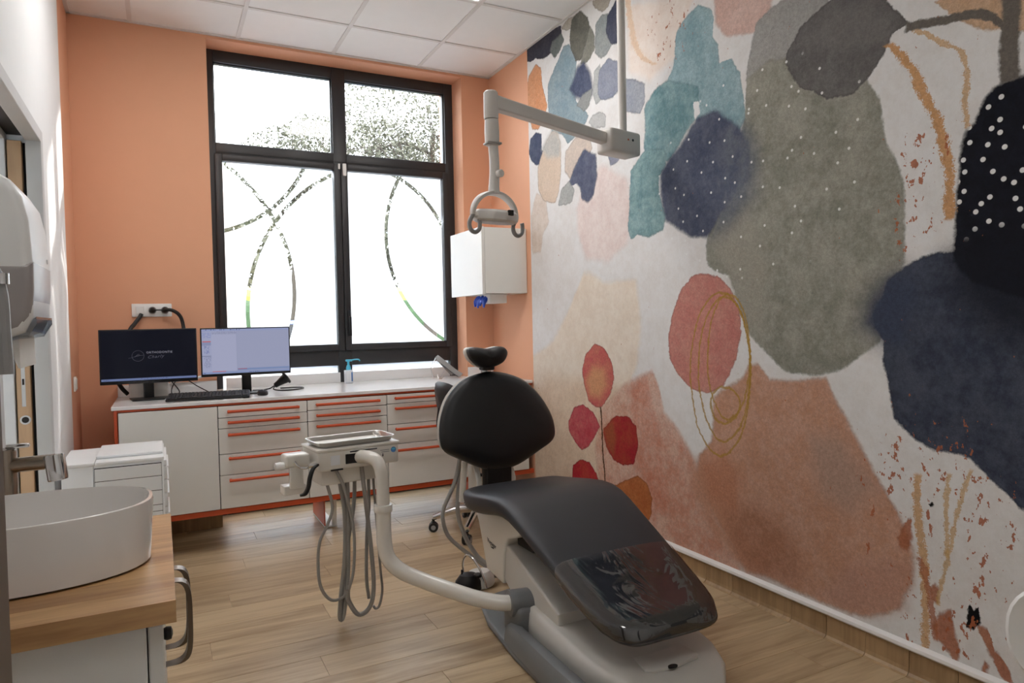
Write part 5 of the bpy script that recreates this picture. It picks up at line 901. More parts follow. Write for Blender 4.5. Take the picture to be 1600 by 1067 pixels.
# hand gel
hg = thing('hand_gel_bottle', 'clear hand gel bottle with a blue pump on the worktop', 'bottle', (1.575, .03, .8385))
bm = new(); prism(bm, roundrect(1.546, 1.604, .008, .052, .012), 2, .8387, .93, .006); obj('bottle', bm, 'gel_bottle', hg)
bx('label', (1.553, .0065, .852), (1.588, .008, .915), 'label_paper', hg); bx('label_stripe', (1.588, .0065, .852), (1.597, .008, .915), 'label_blue', hg)
bm = new(); lathe(bm, [(.016, 0), (.017, .012), (.012, .03), (.008, .034), (.0075, .062)], (1.575, .03, .93), 18); obj('pump_collar', bm, 'aqua_plastic', hg)
bm = new(); box(bm, (1.557, .02, .988), (1.60, .04, 1.002), .004); tube(bm, [(1.59, .03, .996), (1.625, .03, 1.0), (1.648, .03, .998), (1.655, .03, .988)], .0045, 8, 4); obj('pump_head', bm, 'aqua_plastic', hg)
# face shield
fs = thing('face_shield', 'clear face shield with a grey headband on the worktop', 'face shield', (2.28, .0, .8385))
bm = new(); path = [(2.365, -.085, .858), (2.325, -.06, .888), (2.27, -.03, .94), (2.225, .0, .985), (2.215, .02, .995), (2.235, .04, .985), (2.285, .07, .94), (2.34, .09, .888), (2.375, .10, .858)]
P_ = spline(path, 5); rings = []
for p in P_: rings.append([bm.verts.new(p + Vector(q)) for q in ((-.012, 0, -.010), (.012, -.004, .012), (.016, .002, .008), (-.008, .006, -.014))])
skin(bm, rings); obj('headband', bm, 'grey_plastic', fs)
tb('strap', [(2.355, -.07, .852), (2.325, -.05, .872), (2.28, -.03, .915), (2.245, -.01, .945)], .008, 'black_plastic', fs)
bm = new(); rings = []
for p in P_[4:-4]: rings.append([bm.verts.new(p + Vector((-.006, 0, -.006))), bm.verts.new(p + Vector((-.055 - .2 * (p.x - 2.2), -.03, -.075))), bm.verts.new(Vector((p.x * .45 + 2.13 * .55, p.y - .05, max(.8395, p.z - .16))))])
skin(bm, rings, False, False); obj('visor', bm, 'visor_clear', fs)
# light switch on the orange part of the left wall
sw = thing('light_switch', 'small white switch on the orange left wall', 'switch', (.001, -.30, .91))
bx('plate', (.001, -.345, .91), (.009, -.265, .99), 'white_plastic', sw, .003); bx('rocker', (.009, -.335, .92), (.014, -.275, .98), 'white_plastic', sw, .003)

# ------------------------------------------------------------------ white drawer tower
tw = thing('drawer_tower', 'white plastic drawer tower against the left wall by the doorway', 'drawer tower', (.235, -1.14, 0))
TX0, TX1, TY0, TY1, TZ = .042, .415, -1.35, -.94, .683
bm = new(); box(bm, (TX0, TY0, .03), (TX0 + .115, TY1, TZ - .012), .004); box(bm, (TX0 + .115, TY0 + .004, .05), (TX1, TY1, TZ - .012), .003); obj('body', bm, 'tower_plastic', tw)
bm = new(); box(bm, (TX0 - .006, TY0 - .005, TZ - .016), (TX0 + .12, TY1 + .005, TZ), .005); box(bm, (TX0 + .12, TY0 - .002, TZ - .016), (TX1 + .008, TY1 + .005, TZ - .001), .004); box(bm, (TX0 + .12, TY0 + .08, TZ - .001), (TX1 + .004, TY1 - .01, TZ + .013), .005); obj('top', bm, 'tower_plastic', tw)
bx('seam_shade', (TX0 + .118, TY0 - .0004, .118), (TX1 - .003, TY0 + .0038, .657), 'shadow_dark', tw)  # dark sheet added behind the white panels, paints shade into the seams
cutz = [.655, .60, .537, .474, .446, .38, .315, .25, .185, .12]
for a, b in zip(cutz, cutz[1:]):
    bx('side_panel', (TX0 + .119, TY0 - .0015, b + .0012), (TX1 - .004, TY0 + .006, a - .0012), 'tower_plastic', tw, .001, 1)
bx('corner_post', (TX1 - .003, TY0 - .004, .05), (TX1 + .006, TY0 + .012, TZ - .01), 'tower_plastic', tw, .002)
bx('corner_post', (TX1 - .003, TY1 - .012, .05), (TX1 + .006, TY1, TZ - .01), 'tower_plastic', tw, .002)
dz = [.665, .637, .578, .518, .458, .43, .30, .17, .05]
for a, b in zip(dz, dz[1:]):
    d = bx('drawer', (TX1 + .002, TY0 + .014, b + .0015), (TX1 + .018, TY1 - .014, a - .0015), 'tower_plastic', tw, .003)
    if a - b > .04: bx('drawer_lip', (TX1 + .017, TY0 + .05, a - .012), (TX1 + .025, TY1 - .05, a - .006), 'tower_plastic', d, .002)
for x in (TX0 + .03, TX1 - .04):
    for y in (TY0 + .04, TY1 - .04):
        bm = new(); lathe(bm, [(.006, -.012), (.018, -.012), (.02, -.008), (.02, .008), (.018, .012), (.006, .012)], (x, y, .02), 14, (0, 1, 0)); box(bm, (x - .008, y - .006, .02), (x + .008, y + .006, .055)); obj('castor', bm, 'grey_plastic', tw)
# ------------------------------------------------------------------ vanity with basin
vn = thing('vanity_cabinet', 'white vanity cabinet with an oak top below the basin', 'cabinet', (.215, -3.365, 0))
VX, VY0, VY1 = .415, -3.61, -3.12
bx('carcass', (.006, VY0 + .02, .06), (VX - .022, VY1 - .002, .816), 'cabinet_white', vn, .001, 1)
bx('side_panel', (.006, VY0, .0), (VX - .022, VY0 + .019, .816), 'cabinet_white', vn, .001, 1)
for a, b, hy in ((VY0 + .002, (VY0 + VY1) / 2 - .001, -3.40), ((VY0 + VY1) / 2 + .001, VY1, -3.33)):
    d = bx('door', (VX - .02, a, .09), (VX, b, .812), 'cabinet_white', vn, .002, 1)
    bm = new(); rings = []
    for p in spline([(VX, 0, .845 - .04), (VX + .03, 0, .803), (VX + .042, 0, .785), (VX + .044, 0, .74), (VX + .042, 0, .685), (VX + .03, 0, .665), (VX, 0, .662)], 4):
        rings.append([bm.verts.new((p.x, hy - .012, p.z)), bm.verts.new((p.x, hy + .012, p.z)), bm.verts.new((p.x - .008 if p.x > VX + .01 else p.x, hy + .012, p.z)), bm.verts.new((p.x - .008 if p.x > VX + .01 else p.x, hy - .012, p.z))])
    skin(bm, rings); obj('handle', bm, 'handle_bronze', d)
    bm = new(); lathe(bm, [(.008, 0), (.010, .004), (.009, .010), (.003, .012)], (VX, a + .02, .79), 14, (1, 0, 0)); obj('bumper', bm, 'black_plastic', d)
top = thing('oak_worktop', 'oak block worktop carrying the white basin', 'worktop', (.215, -3.365, .818))
SW = .062; k = 0; y = -3.625
while y < -3.105:
    b = min(y + SW, -3.105); bx('stave', (.005, y, .818), (.432, b - .00005, .85), 'worktop_oak', top, .0003, 1); y = b
    if y > -3.106: break
bs = thing('basin', 'white oval countertop basin on the oak vanity', 'basin', (.207, -3.385, .85))
bm = new(); lathe(bm, [(.001, 0), (.92, 0), (.97, .004), (1.0, .098), (.995, .104), (.97, .105), (.955, .098), (.92, .03), (.8, .014), (.1, .010), (.001, .010)], (.207, -3.385, .8505), 48, sx=.198, sy=.13, power=.82); obj('bowl', bm, 'ceramic', bs)
bm = new(); lathe(bm, [(.001, 0), (.024, 0), (.026, .003), (.02, .006), (.001, .006)], (.207, -3.385, .8605), 20); obj('drain', bm, 'chrome', bs)
fc = thing('basin_mixer_tap', 'bronze tinted steel mixer tap arching over the basin', 'tap', (.165, -3.19, .85))
bm = new(); lathe(bm, [(.026, 0), (.026, .004), (.02, .006), (.02, .17), (.018, .175)], (.165, -3.19, .8505), 22); obj('column', bm, 'faucet_steel', fc)
tb('spout', [(.165, -3.19, .995), (.2, -3.20, .997), (.245, -3.215, 1.0)], .0135, 'faucet_steel', fc, 14, 3)
bm = new(); lathe(bm, [(.001, 0), (.016, 0), (.017, .003), (.017, .044), (.016, .047), (.001, .047)], (.25, -3.222, .966), 22, (-.12, .1, 1)); obj('nozzle', bm, 'chrome', fc)
bm = new(); box(bm, (.168, -3.196, 1.026), (.205, -3.184, 1.034), .003); obj('lever', bm, 'chrome', fc)
# paper towel dispenser
pt = thing('towel_dispenser', 'white paper towel dispenser with a smoky window above the basin', 'towel dispenser', (.12, -3.18, 1.22))
bm = new()
poly = [(.005, 1.232), (.205, 1.228), (.226, 1.236), (.238, 1.262), (.240, 1.35), (.237, 1.42), (.229, 1.46), (.213, 1.487), (.185, 1.504), (.14, 1.513), (.005, 1.515)]
prism(bm, [(a, b) for a, b in poly if True], 1, -3.345, -3.13, .016, 4)
ob = obj('cover', bm, 'white_plastic', pt)
bm = new(); prism(bm, [(.012, 1.236), (.20, 1.232), (.222, 1.240), (.2355, 1.262), (.2405, 1.305), (.2415, 1.352), (.012, 1.352)], 1, -3.3465, -3.1285, .014, 4); obj('window', bm, 'dispenser_smoke', pt)
bm = new(); prism(bm, [(.20, 1.222), (.228, 1.228), (.241, 1.25), (.241, 1.262), (.236, 1.258), (.222, 1.24), (.20, 1.232)], 1, -3.33, -3.14, .002, 1); obj('tear_lip', bm, 'bottle_clear', pt)
bx('key_slot', (.238, -3.17, 1.363), (.2412, -3.162, 1.371), 'label_paper', pt, .0008, 1)
bm = new(); prism(bm, [(.18, 1.262), (.212, 1.262), (.214, 1.176), (.211, 1.176)], 1, -3.31, -3.15); obj('towel_sheet', bm, 'paper', pt)
sd = thing('soap_dispenser', 'white elbow soap dispenser with a grey lever at the left edge', 'soap dispenser', (.12, -3.46, 1.05))
bx('back_plate', (.005, -3.50, 1.10), (.02, -3.42, 1.36), 'chrome', sd, .004)
bx('bottle', (.02, -3.495, 1.10), (.10, -3.425, 1.31), 'white_plastic', sd, .01)
tb('lever', [(.02, -3.46, 1.335), (.12, -3.46, 1.345), (.2, -3.465, 1.335), (.216, -3.465, 1.30), (.218, -3.465, 1.23), (.219, -3.465, 1.175)], [.006, .007, .008, .009, .010, .011], 'grey_plastic', sd)
bm = new(); lathe(bm, [(.0115, 0), (.0115, .016)], (.2165, -3.465, 1.308), 16); obj('lever_ring', bm, 'chrome', sd)

# ------------------------------------------------------------------ dental chair
dc = thing('dental_chair', 'reclined black dental chair with plastic covered footrest', 'dental chair', (1.87, -2.5, 0))
CX = 1.87
def pad_ring(bm, y, hw, zt, th, n_=36, ps=.38, pt_=.55, off=0.0, dome=.0, jit=0.0, shear=.35):
    out = []
    for k in range(n_):
        a = 2 * PI * k / n_; ca, sa = math.cos(a), math.sin(a)
        cx = math.copysign(abs(ca) ** ps, ca); cz = math.copysign(abs(sa) ** pt_, sa)
        j = 1 + (jit * (math.sin(a * 7 + y * 60) + math.sin(a * 11 - y * 90) * .7 + random.uniform(-.6, .6)) if jit else 0)
        zz = zt - th / 2 + (th / 2 + off) * cz * (1 + (dome * (1 - cx * cx) if cz > 0 else 0)) + (jit * .006 * math.sin(a * 9 + y * 70) if jit else 0)
        out.append(bm.verts.new((CX + (hw + off) * cx * j ** .25, y + shear * (zz - zt + th / 2), zz)))
    return out
PROF = [(-1.880, .20, .478, .03), (-1.884, .245, .492, .06), (-1.90, .268, .502, .085), (-1.94, .28, .506, .10), (-2.0, .286, .514, .105), (-2.08, .288, .526, .105), (-2.16, .288, .538, .10), (-2.23, .287, .546, .095), (-2.29, .284, .546, .09), (-2.35, .28, .534, .085), (-2.42, .275, .508, .082), (-2.52, .267, .465, .08), (-2.64, .258, .414, .08), (-2.74, .249, .371, .08), (-2.83, .239, .334, .08), (-2.90, .227, .309, .08), (-2.95, .209, .295, .078), (-2.982, .186, .286, .07), (-3.0, .15, .277, .05), (-3.005, .11, .268, .03)]
def prof(y):
    for a, b in zip(PROF, PROF[1:]):
        if a[0] >= y >= b[0]:
            t = (a[0] - y) / (a[0] - b[0]); return [a[i] + (b[i] - a[i]) * t for i in (1, 2, 3)]
bm = new(); skin(bm, [pad_ring(bm, *p) for p in PROF]); seat = obj('seat_cushion', bm, 'vinyl_slate', dc, smooth=60)
bm = new(); rr = []
ys = [-2.68 - .0105 * i for i in range(31)]
for y in ys:
    q = prof(max(y, -3.0045)); rr.append(pad_ring(bm, y, q[0], q[1], q[2], 60, off=.005, jit=.007))
q = PROF[-1]; rr.append(pad_ring(bm, -3.010, q[1], q[2], q[3], 60, off=.004)); rr.append(pad_ring(bm, -3.012, q[1] * .3, q[2], q[3] * .3, 60, off=0))
skin(bm, rr, False); cover = obj('plastic_cover', bm, 'vinyl_film', dc, smooth=180, label='crinkled clear plastic cover on the footrest')
# backrest
BO = [(1.895, .992), (2.04, .953), (2.13, .876), (2.19, .775), (2.208, .69), (2.19, .632), (2.11, .585), (1.99, .528), (1.895, .516), (1.80, .528), (1.68, .585), (1.60, .632), (1.582, .69), (1.595, .785), (1.645, .886), (1.745, .966)]
BC = (1.895, .72)
def back_shell(offy, sc, dome, m, name, thick, inset):
    pts = []
    k = len(BO)
    cl = spline([(p[0], 0, p[1]) for p in BO + BO[:3]], 4)[4:4 + 4 * k]
    bm = new(); rings = []
    for s, d in ((0.02, dome), (.35, dome * .95), (.65, dome * .8), (.85, dome * .52), (.95, dome * .22), (1.0, -.012), (.985, -thick + .01), (.93, -thick), (.5, -thick), (.02, -thick)):
        ring = []
        for p in cl:
            x = BC[0] + (p.x - BC[0]) * s * sc; z = BC[1] + (p.z - BC[1]) * s * sc
            y = -1.70 + .16 * (z - .52) - d + offy - .10 * (x - BC[0]) ** 2 * 2.2
            ring.append(bm.verts.new((x, y, z)))
        rings.append(ring)
    skin(bm, rings); return obj(name, bm, m, dc, smooth=50)
back_shell(0, 1.0, .045, 'vinyl_black', 'backrest_cushion', .045, 0)
back_shell(.062, .97, .0, 'dental_white', 'backrest_shell', .03, 0)
bm = new(); prism(bm, [(1.815, .40), (1.945, .40), (1.95, .62), (1.81, .62)], 1, -1.705, -1.63, .01); obj('back_hinge_cover', bm, 'vinyl_black', dc)
for x in (1.785, 1.972):
    bm = new(); prism(bm, [(-1.56, .40), (-1.66, .40), (-1.67, .46), (-1.63, .54), (-1.56, .60)], 0, x - .015, x + .015, .006); obj('back_bracket', bm, 'dental_white', dc)
tb('back_strut', [(1.72, -1.60, .36), (1.725, -1.61, .47), (1.73, -1.62, .56)], .016, 'dental_white', dc)
# headrest
HO = [(1.76, 1.112), (1.80, 1.117), (1.86, 1.108), (1.92, 1.117), (1.955, 1.108), (1.966, 1.08), (1.945, 1.04), (1.90, 1.018), (1.86, 1.012), (1.82, 1.02), (1.778, 1.05), (1.755, 1.085)]
cl = spline([(p[0], 0, p[1]) for p in HO + HO[:3]], 4)[4:4 + 4 * len(HO)]
bm = new(); rings = []
for s, d in ((.03, .03), (.5, .026), (.8, .016), (.95, .004), (1, -.012), (.96, -.035), (.8, -.046), (.05, -.048)): rings.append([bm.verts.new((1.86 + (p.x - 1.86) * s, -1.64 - d - .8 * abs(p.x - 1.86) ** 2, 1.066 + (p.z - 1.066) * s)) for p in cl])
skin(bm, rings); obj('headrest_cushion', bm, 'vinyl_black', dc, smooth=60)
bm = new(); rings = []
for s, d in ((.05, -.05), (1.0, -.04), (1.04, -.05), (1.02, -.066), (.7, -.078), (.05, -.08)): rings.append([bm.verts.new((1.86 + (p.x - 1.86) * s, -1.64 - d - .8 * abs(p.x - 1.86) ** 2, 1.064 + (p.z - 1.066) * s)) for p in cl])
skin(bm, rings); obj('headrest_shell', bm, 'dental_white', dc, smooth=50)
bx('headrest_stem', (1.84, -1.605, .93), (1.895, -1.585, 1.05), 'chrome', dc, .004)
bx('headrest_joint', (1.835, -1.63, 1.0), (1.90, -1.58, 1.028), 'black_plastic', dc, .006)
# shroud, lift, base
bm = new(); prism(bm, [(-1.93, .47), (-2.36, .47), (-2.40, .425), (-2.32, .385), (-2.245, .36), (-2.225, .335), (-2.205, .28), (-2.195, .165), (-2.185, .16), (-2.035, .175), (-1.99, .29), (-1.95, .38)], 0, 1.645, 2.095, .012, 3); obj('seat_shroud', bm, 'dental_white', dc)
bm = new(); prism(bm, [(-1.90, .47), (-1.935, .47), (-1.955, .37), (-1.93, .35), (-1.905, .38)], 0, 1.66, 2.08, .008); obj('rear_shroud', bm, 'dental_white', dc)
bm = new(); prism(bm, [(-2.14, .335), (-2.22, .33), (-2.62, .19), (-2.62, .06), (-2.36, .085), (-2.14, .2)], 0, 1.655, 2.085, .01, 3); obj('lift_arm', bm, 'dental_light_grey', dc)
bx('pivot_block', (1.69, -2.38, .33), (2.05, -2.24, .40), 'shadow_dark', dc, .01)
def plan(ptsL):
    return [(CX - a, y) for a, y in ptsL] + [(CX + min(a, .235 if y > -2.75 else .17), y) for a, y in reversed(ptsL)]
bm = new(); prism(bm, plan([(.06, -1.93), (.18, -1.955), (.25, -2.02), (.30, -2.2), (.335, -2.5), (.345, -2.8), (.335, -3.1), (.29, -3.3), (.15, -3.38)]), 2, .0005, .028, .012, 3); obj('base_plate', bm, 'dental_grey', dc)
for s in (-1,):
    bm = new(); rings = []
    for y, w_, h_ in ((-2.37, .012, .03), (-2.385, .03, .06), (-2.45, .036, .075), (-2.8, .04, .085), (-3.1, .036, .08), (-3.2, .02, .06)):
        xo = CX + s * (.285 + .03 * min(1, (-2.37 - y) / .3))
        rings.append([bm.verts.new((xo + w_ * math.copysign(abs(math.cos(a)) ** .7, math.cos(a)), y, .028 + max(0, h_ * math.sin(a)) * (1 if s else 1))) for a in [PI * i / 8 for i in range(9)]])
    skin(bm, rings); obj('side_rail', bm, 'dental_grey', dc)
bm = new(); rings = []
for y, hw, zt in ((-2.33, .16, .10), (-2.36, .22, .15), (-2.42, .25, .165), (-2.6, .255, .150), (-2.8, .252, .130), (-2.92, .235, .118), (-3.02, .19, .105), (-3.09, .12, .085), (-3.11, .06, .06)):
    ring = []
    for dx, dzz in ((-1, 0), (-1.0, .55), (-.98, .85), (-.94, .96), (-.88, 1), (-.4, 1.03), (.4, 1.03), (.88, 1), (.94, .96), (.98, .85), (1, .55), (1, 0)): ring.append(bm.verts.new((CX + hw * dx, y, .02 + (zt - .02) * dzz)))
    rings.append(ring)
skin(bm, rings); obj('base_cover', bm, 'dental_light_grey', dc, smooth=40)
bm = new(); prism(bm, [(1.79, -2.80), (1.765, -2.97), (1.79, -2.99), (1.86, -3.0), (1.97, -2.985), (1.985, -2.97), (1.97, -2.80)], 2, .112, .1235, .003); hatch = obj('service_hatch', bm, 'dental_light_grey', dc)
bm = new(); lathe(bm, [(.001, 0), (.018, 0), (.018, .004), (.001, .004)], (1.855, -2.998, .120), 16, sy=.6); obj('hatch_grip', bm, 'shadow_dark', hatch)
text('lettering', 'Voyager', .026, 'dark_print', dc, frame_mtx((1.6445, -2.095, .303), (0, -1, -.12), (0, 0, 1)), .0004)
bx('faint_print', (1.6438, -2.115, .284), (1.6452, -2.088, .288), 'dark_print', dc)
tb('suction_hose', [(1.735, -1.56, .60), (1.72, -1.56, .52), (1.695, -1.56, .44), (1.64, -1.56, .33), (1.63, -1.57, .27), (1.655, -1.58, .19), (1.73, -1.62, .11), (1.79, -1.68, .06), (1.82, -1.75, .05), (1.85, -1.93, .03)], .010, 'hose_grey', dc)
tb('suction_hose', [(1.745, -1.55, .60), (1.735, -1.55, .50), (1.72, -1.56, .42), (1.705, -1.58, .30), (1.73, -1.60, .19), (1.77, -1.65, .10), (1.81, -1.72, .06), (1.86, -1.9, .04)], .011, 'hose_grey', dc)
# delivery arm and tray unit
du = thing('instrument_delivery_unit', 'white instrument unit on a bent tube arm beside the chair', 'delivery unit', (1.12, -1.86, 0), math.radians(7))
DI = INV[du].inverted()
def lobj(name, bm, m, **k):
    bm.transform(DI); return obj(name, bm, m, du, **k)
tb('arm_tube', [(1.125, -1.95, .705), (1.15, -2.0, .708), (1.175, -2.04, .695), (1.187, -2.058, .655), (1.19, -2.06, .6), (1.19, -2.06, .5)], .026, 'arm_white', du, 18)
tb('arm_tube', [(1.19, -2.06, .515), (1.19, -2.06, .44), (1.192, -2.062, .36), (1.205, -2.075, .305), (1.245, -2.11, .262), (1.31, -2.165, .232), (1.39, -2.24, .205), (1.47, -2.31, .18), (1.545, -2.36, .165), (1.60, -2.385, .162)], .030, 'arm_white', du, 18)
bm = new(); lathe(bm, [(.026, 0), (.036, 0), (.037, .003), (.037, .024), (.035, .028), (.026, .029)], (1.19, -2.06, .497), 22); obj('arm_sleeve', bm, 'arm_white', du)
bm = new(); lathe(bm, [(.03, -.05), (.048, -.05), (.05, -.046), (.05, .05), (.048, .056), (.001, .056)], (1.63, -2.392, .162), 22, (1, -.2, 0)); box(bm, (1.585, -2.46, .028), (1.70, -2.31, .16), .02, 3); obj('arm_socket', bm, 'dental_grey', du)
bm = new(); box(bm, (-.176, -.1, .662), (.168, .1, .742), .010, 3); lobj('body', bm, 'dental_white')
bm = new(); box(bm, (-.180, -.103, .738), (.172, .103, .752), .005, 3); lobj('top_rim', bm, 'dental_white')
bm = new(); box(bm, (-.15, -.06, .597), (.09, .08, .665), .008, 3); lobj('hose_box', bm, 'dental_white')
bm = new(); box(bm, (-.055, -.1035, .678), (.055, -.095, .728), .006); lobj('arm_recess', bm, 'dental_white')
for lo_, hi_ in (((-.064, -.1045, .683), (-.018, -.097, .722)), ((-.045, -.1045, .728), (.07, -.098, .732)), ((-.125, -.1012, .6615), (-.075, -.094, .668))):
    bm = new(); box(bm, lo_, hi_, .0008, 1); lobj('dark_slot', bm, 'shadow_dark')
bm = new(); box(bm, (-.125, -.1014, .684), (-.087, -.0997, .722), .0005, 1); lobj('white_sticker', bm, 'label_paper')
bm = new(); lathe(bm, [(.001, 0), (.0115, 0), (.0115, .0012), (.001, .0012)], (.143, -.1002, .717), 24, (0, -1, 0)); lobj('round_emblem', bm, 'label_blue')
bm = new(); lathe(bm, [(.0001, 0), (.0085, 0), (.0085, .0006), (.0001, .0006)], (.143, -.1014, .720), 20, (0, -1, 0), sy=.5); lobj('emblem_wave', bm, 'aqua_plastic')
for z_, x0_, x1_ in ((.7195, .085, .125), (.712, .090, .125)):
    bm = new(); box(bm, (x0_, -.1010, z_ - .0016), (x1_, -.0997, z_ + .0016), .0003, 1); lobj('faint_print', bm, 'grey_plastic')
bm = new(); box(bm, (.093, -.1012, .694), (.098, -.0995, .702), .0005, 1); lathe(bm, [(.0001, 0), (.0022, 0), (.0022, .001), (.0001, .001)], (.0955, -.1002, .7045), 10, (0, -1, 0)); lobj('pictogram', bm, 'dark_print')
HOSES = [
 (.0065, [(1.007, -1.9, 0.615), (1.007, -1.9, 0.596), (1.026, -1.9, 0.501), (1.005, -1.9, 0.433), (0.972, -1.9, 0.368), (0.962, -1.9, 0.276), (0.971, -1.9, 0.18), (1.011, -1.9, 0.121), (1.062, -1.9, 0.126), (1.079, -1.9, 0.167)]),
 (.0095, [(1.064, -1.88, 0.61), (1.064, -1.88, 0.59), (1.08, -1.88, 0.456), (1.075, -1.88, 0.281), (1.055, -1.88, 0.125), (1.048, -1.88, 0.036), (1.063, -1.88, 0.04), (1.085, -1.88, 0.199), (1.092, -1.88, 0.439), (1.093, -1.88, 0.646)]),
 (.0065, [(1.035, -1.94, 0.685), (1.035, -1.945, 0.658), (1.071, -1.93, 0.572), (1.102, -1.93, 0.402), (1.098, -1.93, 0.245), (1.076, -1.93, 0.162)]),
 (.0085, [(1.129, -1.86, 0.61), (1.129, -1.86, 0.586), (1.122, -1.86, 0.486), (1.093, -1.86, 0.321), (1.081, -1.86, 0.153), (1.06, -1.87, .07)]),
 (.0095, [(1.143, -1.92, 0.685), (1.143, -1.925, 0.66), (1.159, -1.92, 0.494), (1.174, -1.92, 0.324), (1.182, -1.92, 0.154), (1.163, -1.92, 0.069), (1.115, -1.92, 0.047), (1.077, -1.92, 0.111), (1.074, -1.92, 0.159)]),
 (.0075, [(1.187, -1.86, 0.61), (1.187, -1.86, 0.587), (1.187, -1.86, 0.477), (1.176, -1.86, 0.372), (1.168, -1.86, 0.177), (1.176, -1.86, 0.081)]),
 (.0055, [(1.206, -1.87, 0.61), (1.206, -1.87, 0.582), (1.211, -1.87, 0.476), (1.226, -1.87, 0.202), (1.232, -1.87, 0.111), (1.218, -1.87, 0.047), (1.201, -1.87, 0.036), (1.192, -1.87, 0.049)])]
for r_, p in HOSES: tb('hose', p, r_, 'hose_grey', du, 8, 6)
# instrument holder at the left of the unit
bm = new(); box(bm, (-.285, -.05, .685), (-.19, .03, .735), .01, 3); box(bm, (-.27, -.045, .60), (-.215, -.03, .70), .006); lobj('holder_bracket', bm, 'dental_white')
bm = new(); box(bm, (-.29, -.035, .575), (-.205, .03, .612), .006); lobj('holder_foot', bm, 'dental_white')
bm = new(); tube(bm, [(-.175, -.10, .695), (-.20, -.115, .685), (-.215, -.12, .655), (-.222, -.12, .62), (-.235, -.12, .595), (-.255, -.118, .59)], [.005, .008, .009, .009, .009, .005], 10, 4); lobj('release_lever', bm, 'black_plastic')
bm = new(); lathe(bm, [(.001, -.02), (.015, -.018), (.017, 0), (.015, .016), (.001, .02)], (-.30, -.02, .692), 18, (1, 0, 0)); tube(bm, [(-.30, -.02, .692), (-.27, -.02, .7)], .008, 8, 1); lobj('knob', bm, 'white_plastic')
bm = new(); tube(bm, [(-.255, -.06, .71), (-.24, -.075, .69), (-.215, -.08, .685), (-.18, -.08, .70)], .005, 8, 4); tube(bm, [(-.21, -.085, .69), (-.17, -.085, .694)], .007, 8, 1); lobj('wire_bracket', bm, 'chrome')
# steel tray
tr = thing('instrument_tray', 'shallow stainless steel tray lying on the instrument unit', 'tray', (1.12, -1.86, .752), math.radians(7))
TI = INV[tr].inverted()
bm = new(); rings = []
for o_, z in ((-.02, .001), (-.008, .003), (.0, .0195), (.004, .023), (.008, .023), (.008, .0215), (.003, .0195), (-.005, .005), (-.018, .003)):
    rings.append([bm.verts.new((x, y, z + .0)) for x, y in roundrect(-.165 - o_, .155 + o_, -.088 - o_, .088 + o_, max(.012, .03 + o_))])
skin(bm, rings); bm.transform(TI); obj('pan', bm, 'brushed_steel', tr, smooth=30)

# ------------------------------------------------------------------ foot pedal
fp = thing('foot_pedal', 'white and black foot control with a wire hoop on the floor', 'pedal', (1.70, -1.80, 0))
bm = new(); lathe(bm, [(.001, 0), (.07, 0), (.075, .01), (.07, .045), (.05, .068), (.02, .075), (.001, .076)], (1.725, -1.78, .004), 28, sy=.8); obj('housing', bm, 'white_plastic', fp)
bm = new(); lathe(bm, [(.001, 0), (.062, 0), (.066, .008), (.062, .042), (.04, .07), (.012, .078), (.001, .078)], (1.66, -1.80, .004), 28, sy=.85); obj('pedal_dome', bm, 'black_plastic', fp)
bm = new(); lathe(bm, [(.018, 0), (.018, .012), (.012, .016), (.001, .016)], (1.692, -1.836, .068), 16); lathe(bm, [(.005, 0), (.005, .028), (.001, .03)], (1.632, -1.79, .068), 10); obj('button', bm, 'black_plastic', fp)
bm = new(); prism(bm, [(1.565, -1.80), (1.605, -1.77), (1.62, -1.80), (1.60, -1.85), (1.575, -1.84)], 2, .004, .032, .006); obj('toe_plate', bm, 'black_plastic', fp)
tb('hoop', [(1.665, -1.73, .05), (1.66, -1.735, .11), (1.672, -1.75, .145), (1.69, -1.775, .14), (1.71, -1.805, .10), (1.722, -1.835, .05), (1.728, -1.85, .012)], .0055, 'chrome', fp)
tb('cable', [(1.79, -1.77, .03), (1.83, -1.76, .02), (1.88, -1.78, .014), (1.9, -1.9, .012), (1.9, -1.97, .03)], .008, 'hose_grey', fp)

# ------------------------------------------------------------------ operator stool behind the chair
os_ = thing('operator_stool', 'black operator stool with chrome five star base behind the chair', 'stool', (2.10, -.98, 0))
SX, SY = 2.10, -.98
for k in range(5):
    a = math.radians(157 + 72 * k); e = Vector((SX + .285 * math.cos(a), SY + .285 * math.sin(a), 0))
    p = [Vector((SX, SY, .135)), Vector((SX, SY, .135)).lerp(Vector((e.x, e.y, .118)), .5), Vector((e.x, e.y, .085))]
    tb('base_leg', p, [.032, .024, .018], 'chrome', os_, 12, 5)
    tan = Vector((-math.sin(a), math.cos(a), 0))
    for s in (-1, 1):
        bm = new(); lathe(bm, [(.008, -.009), (.026, -.009), (.0285, -.005), (.0285, .005), (.026, .009), (.008, .009)], e + tan * (.014 * s) + Vector((0, 0, .0287)), 18, tuple(tan)); obj('castor_wheel', bm, 'black_plastic', os_)
        bm = new(); lathe(bm, [(.001, 0), (.014, 0), (.014, .002), (.001, .002)], e + tan * (.0235 * s) + Vector((0, 0, .0287)), 14, tuple(tan * s)); obj('castor_cap', bm, 'grey_plastic', os_)
    bm = new(); tube(bm, [(e.x, e.y, .03), (e.x, e.y, .075)], .009, 8, 1); box(bm, (e.x - .012, e.y - .012, .045), (e.x + .012, e.y + .012, .062), .004); obj('castor_fork', bm, 'black_plastic', os_)
bm = new(); lathe(bm, [(.035, .11), (.036, .16), (.026, .17), (.025, .33), (.016, .33), (.016, .47)], (SX, SY, 0), 20); obj('gas_column', bm, 'chrome', os_)
bm = new(); lathe(bm, [(.03, 0), (.031, .012), (.028, .014)], (SX, SY, .325), 20); obj('column_ring', bm, 'black_plastic', os_)
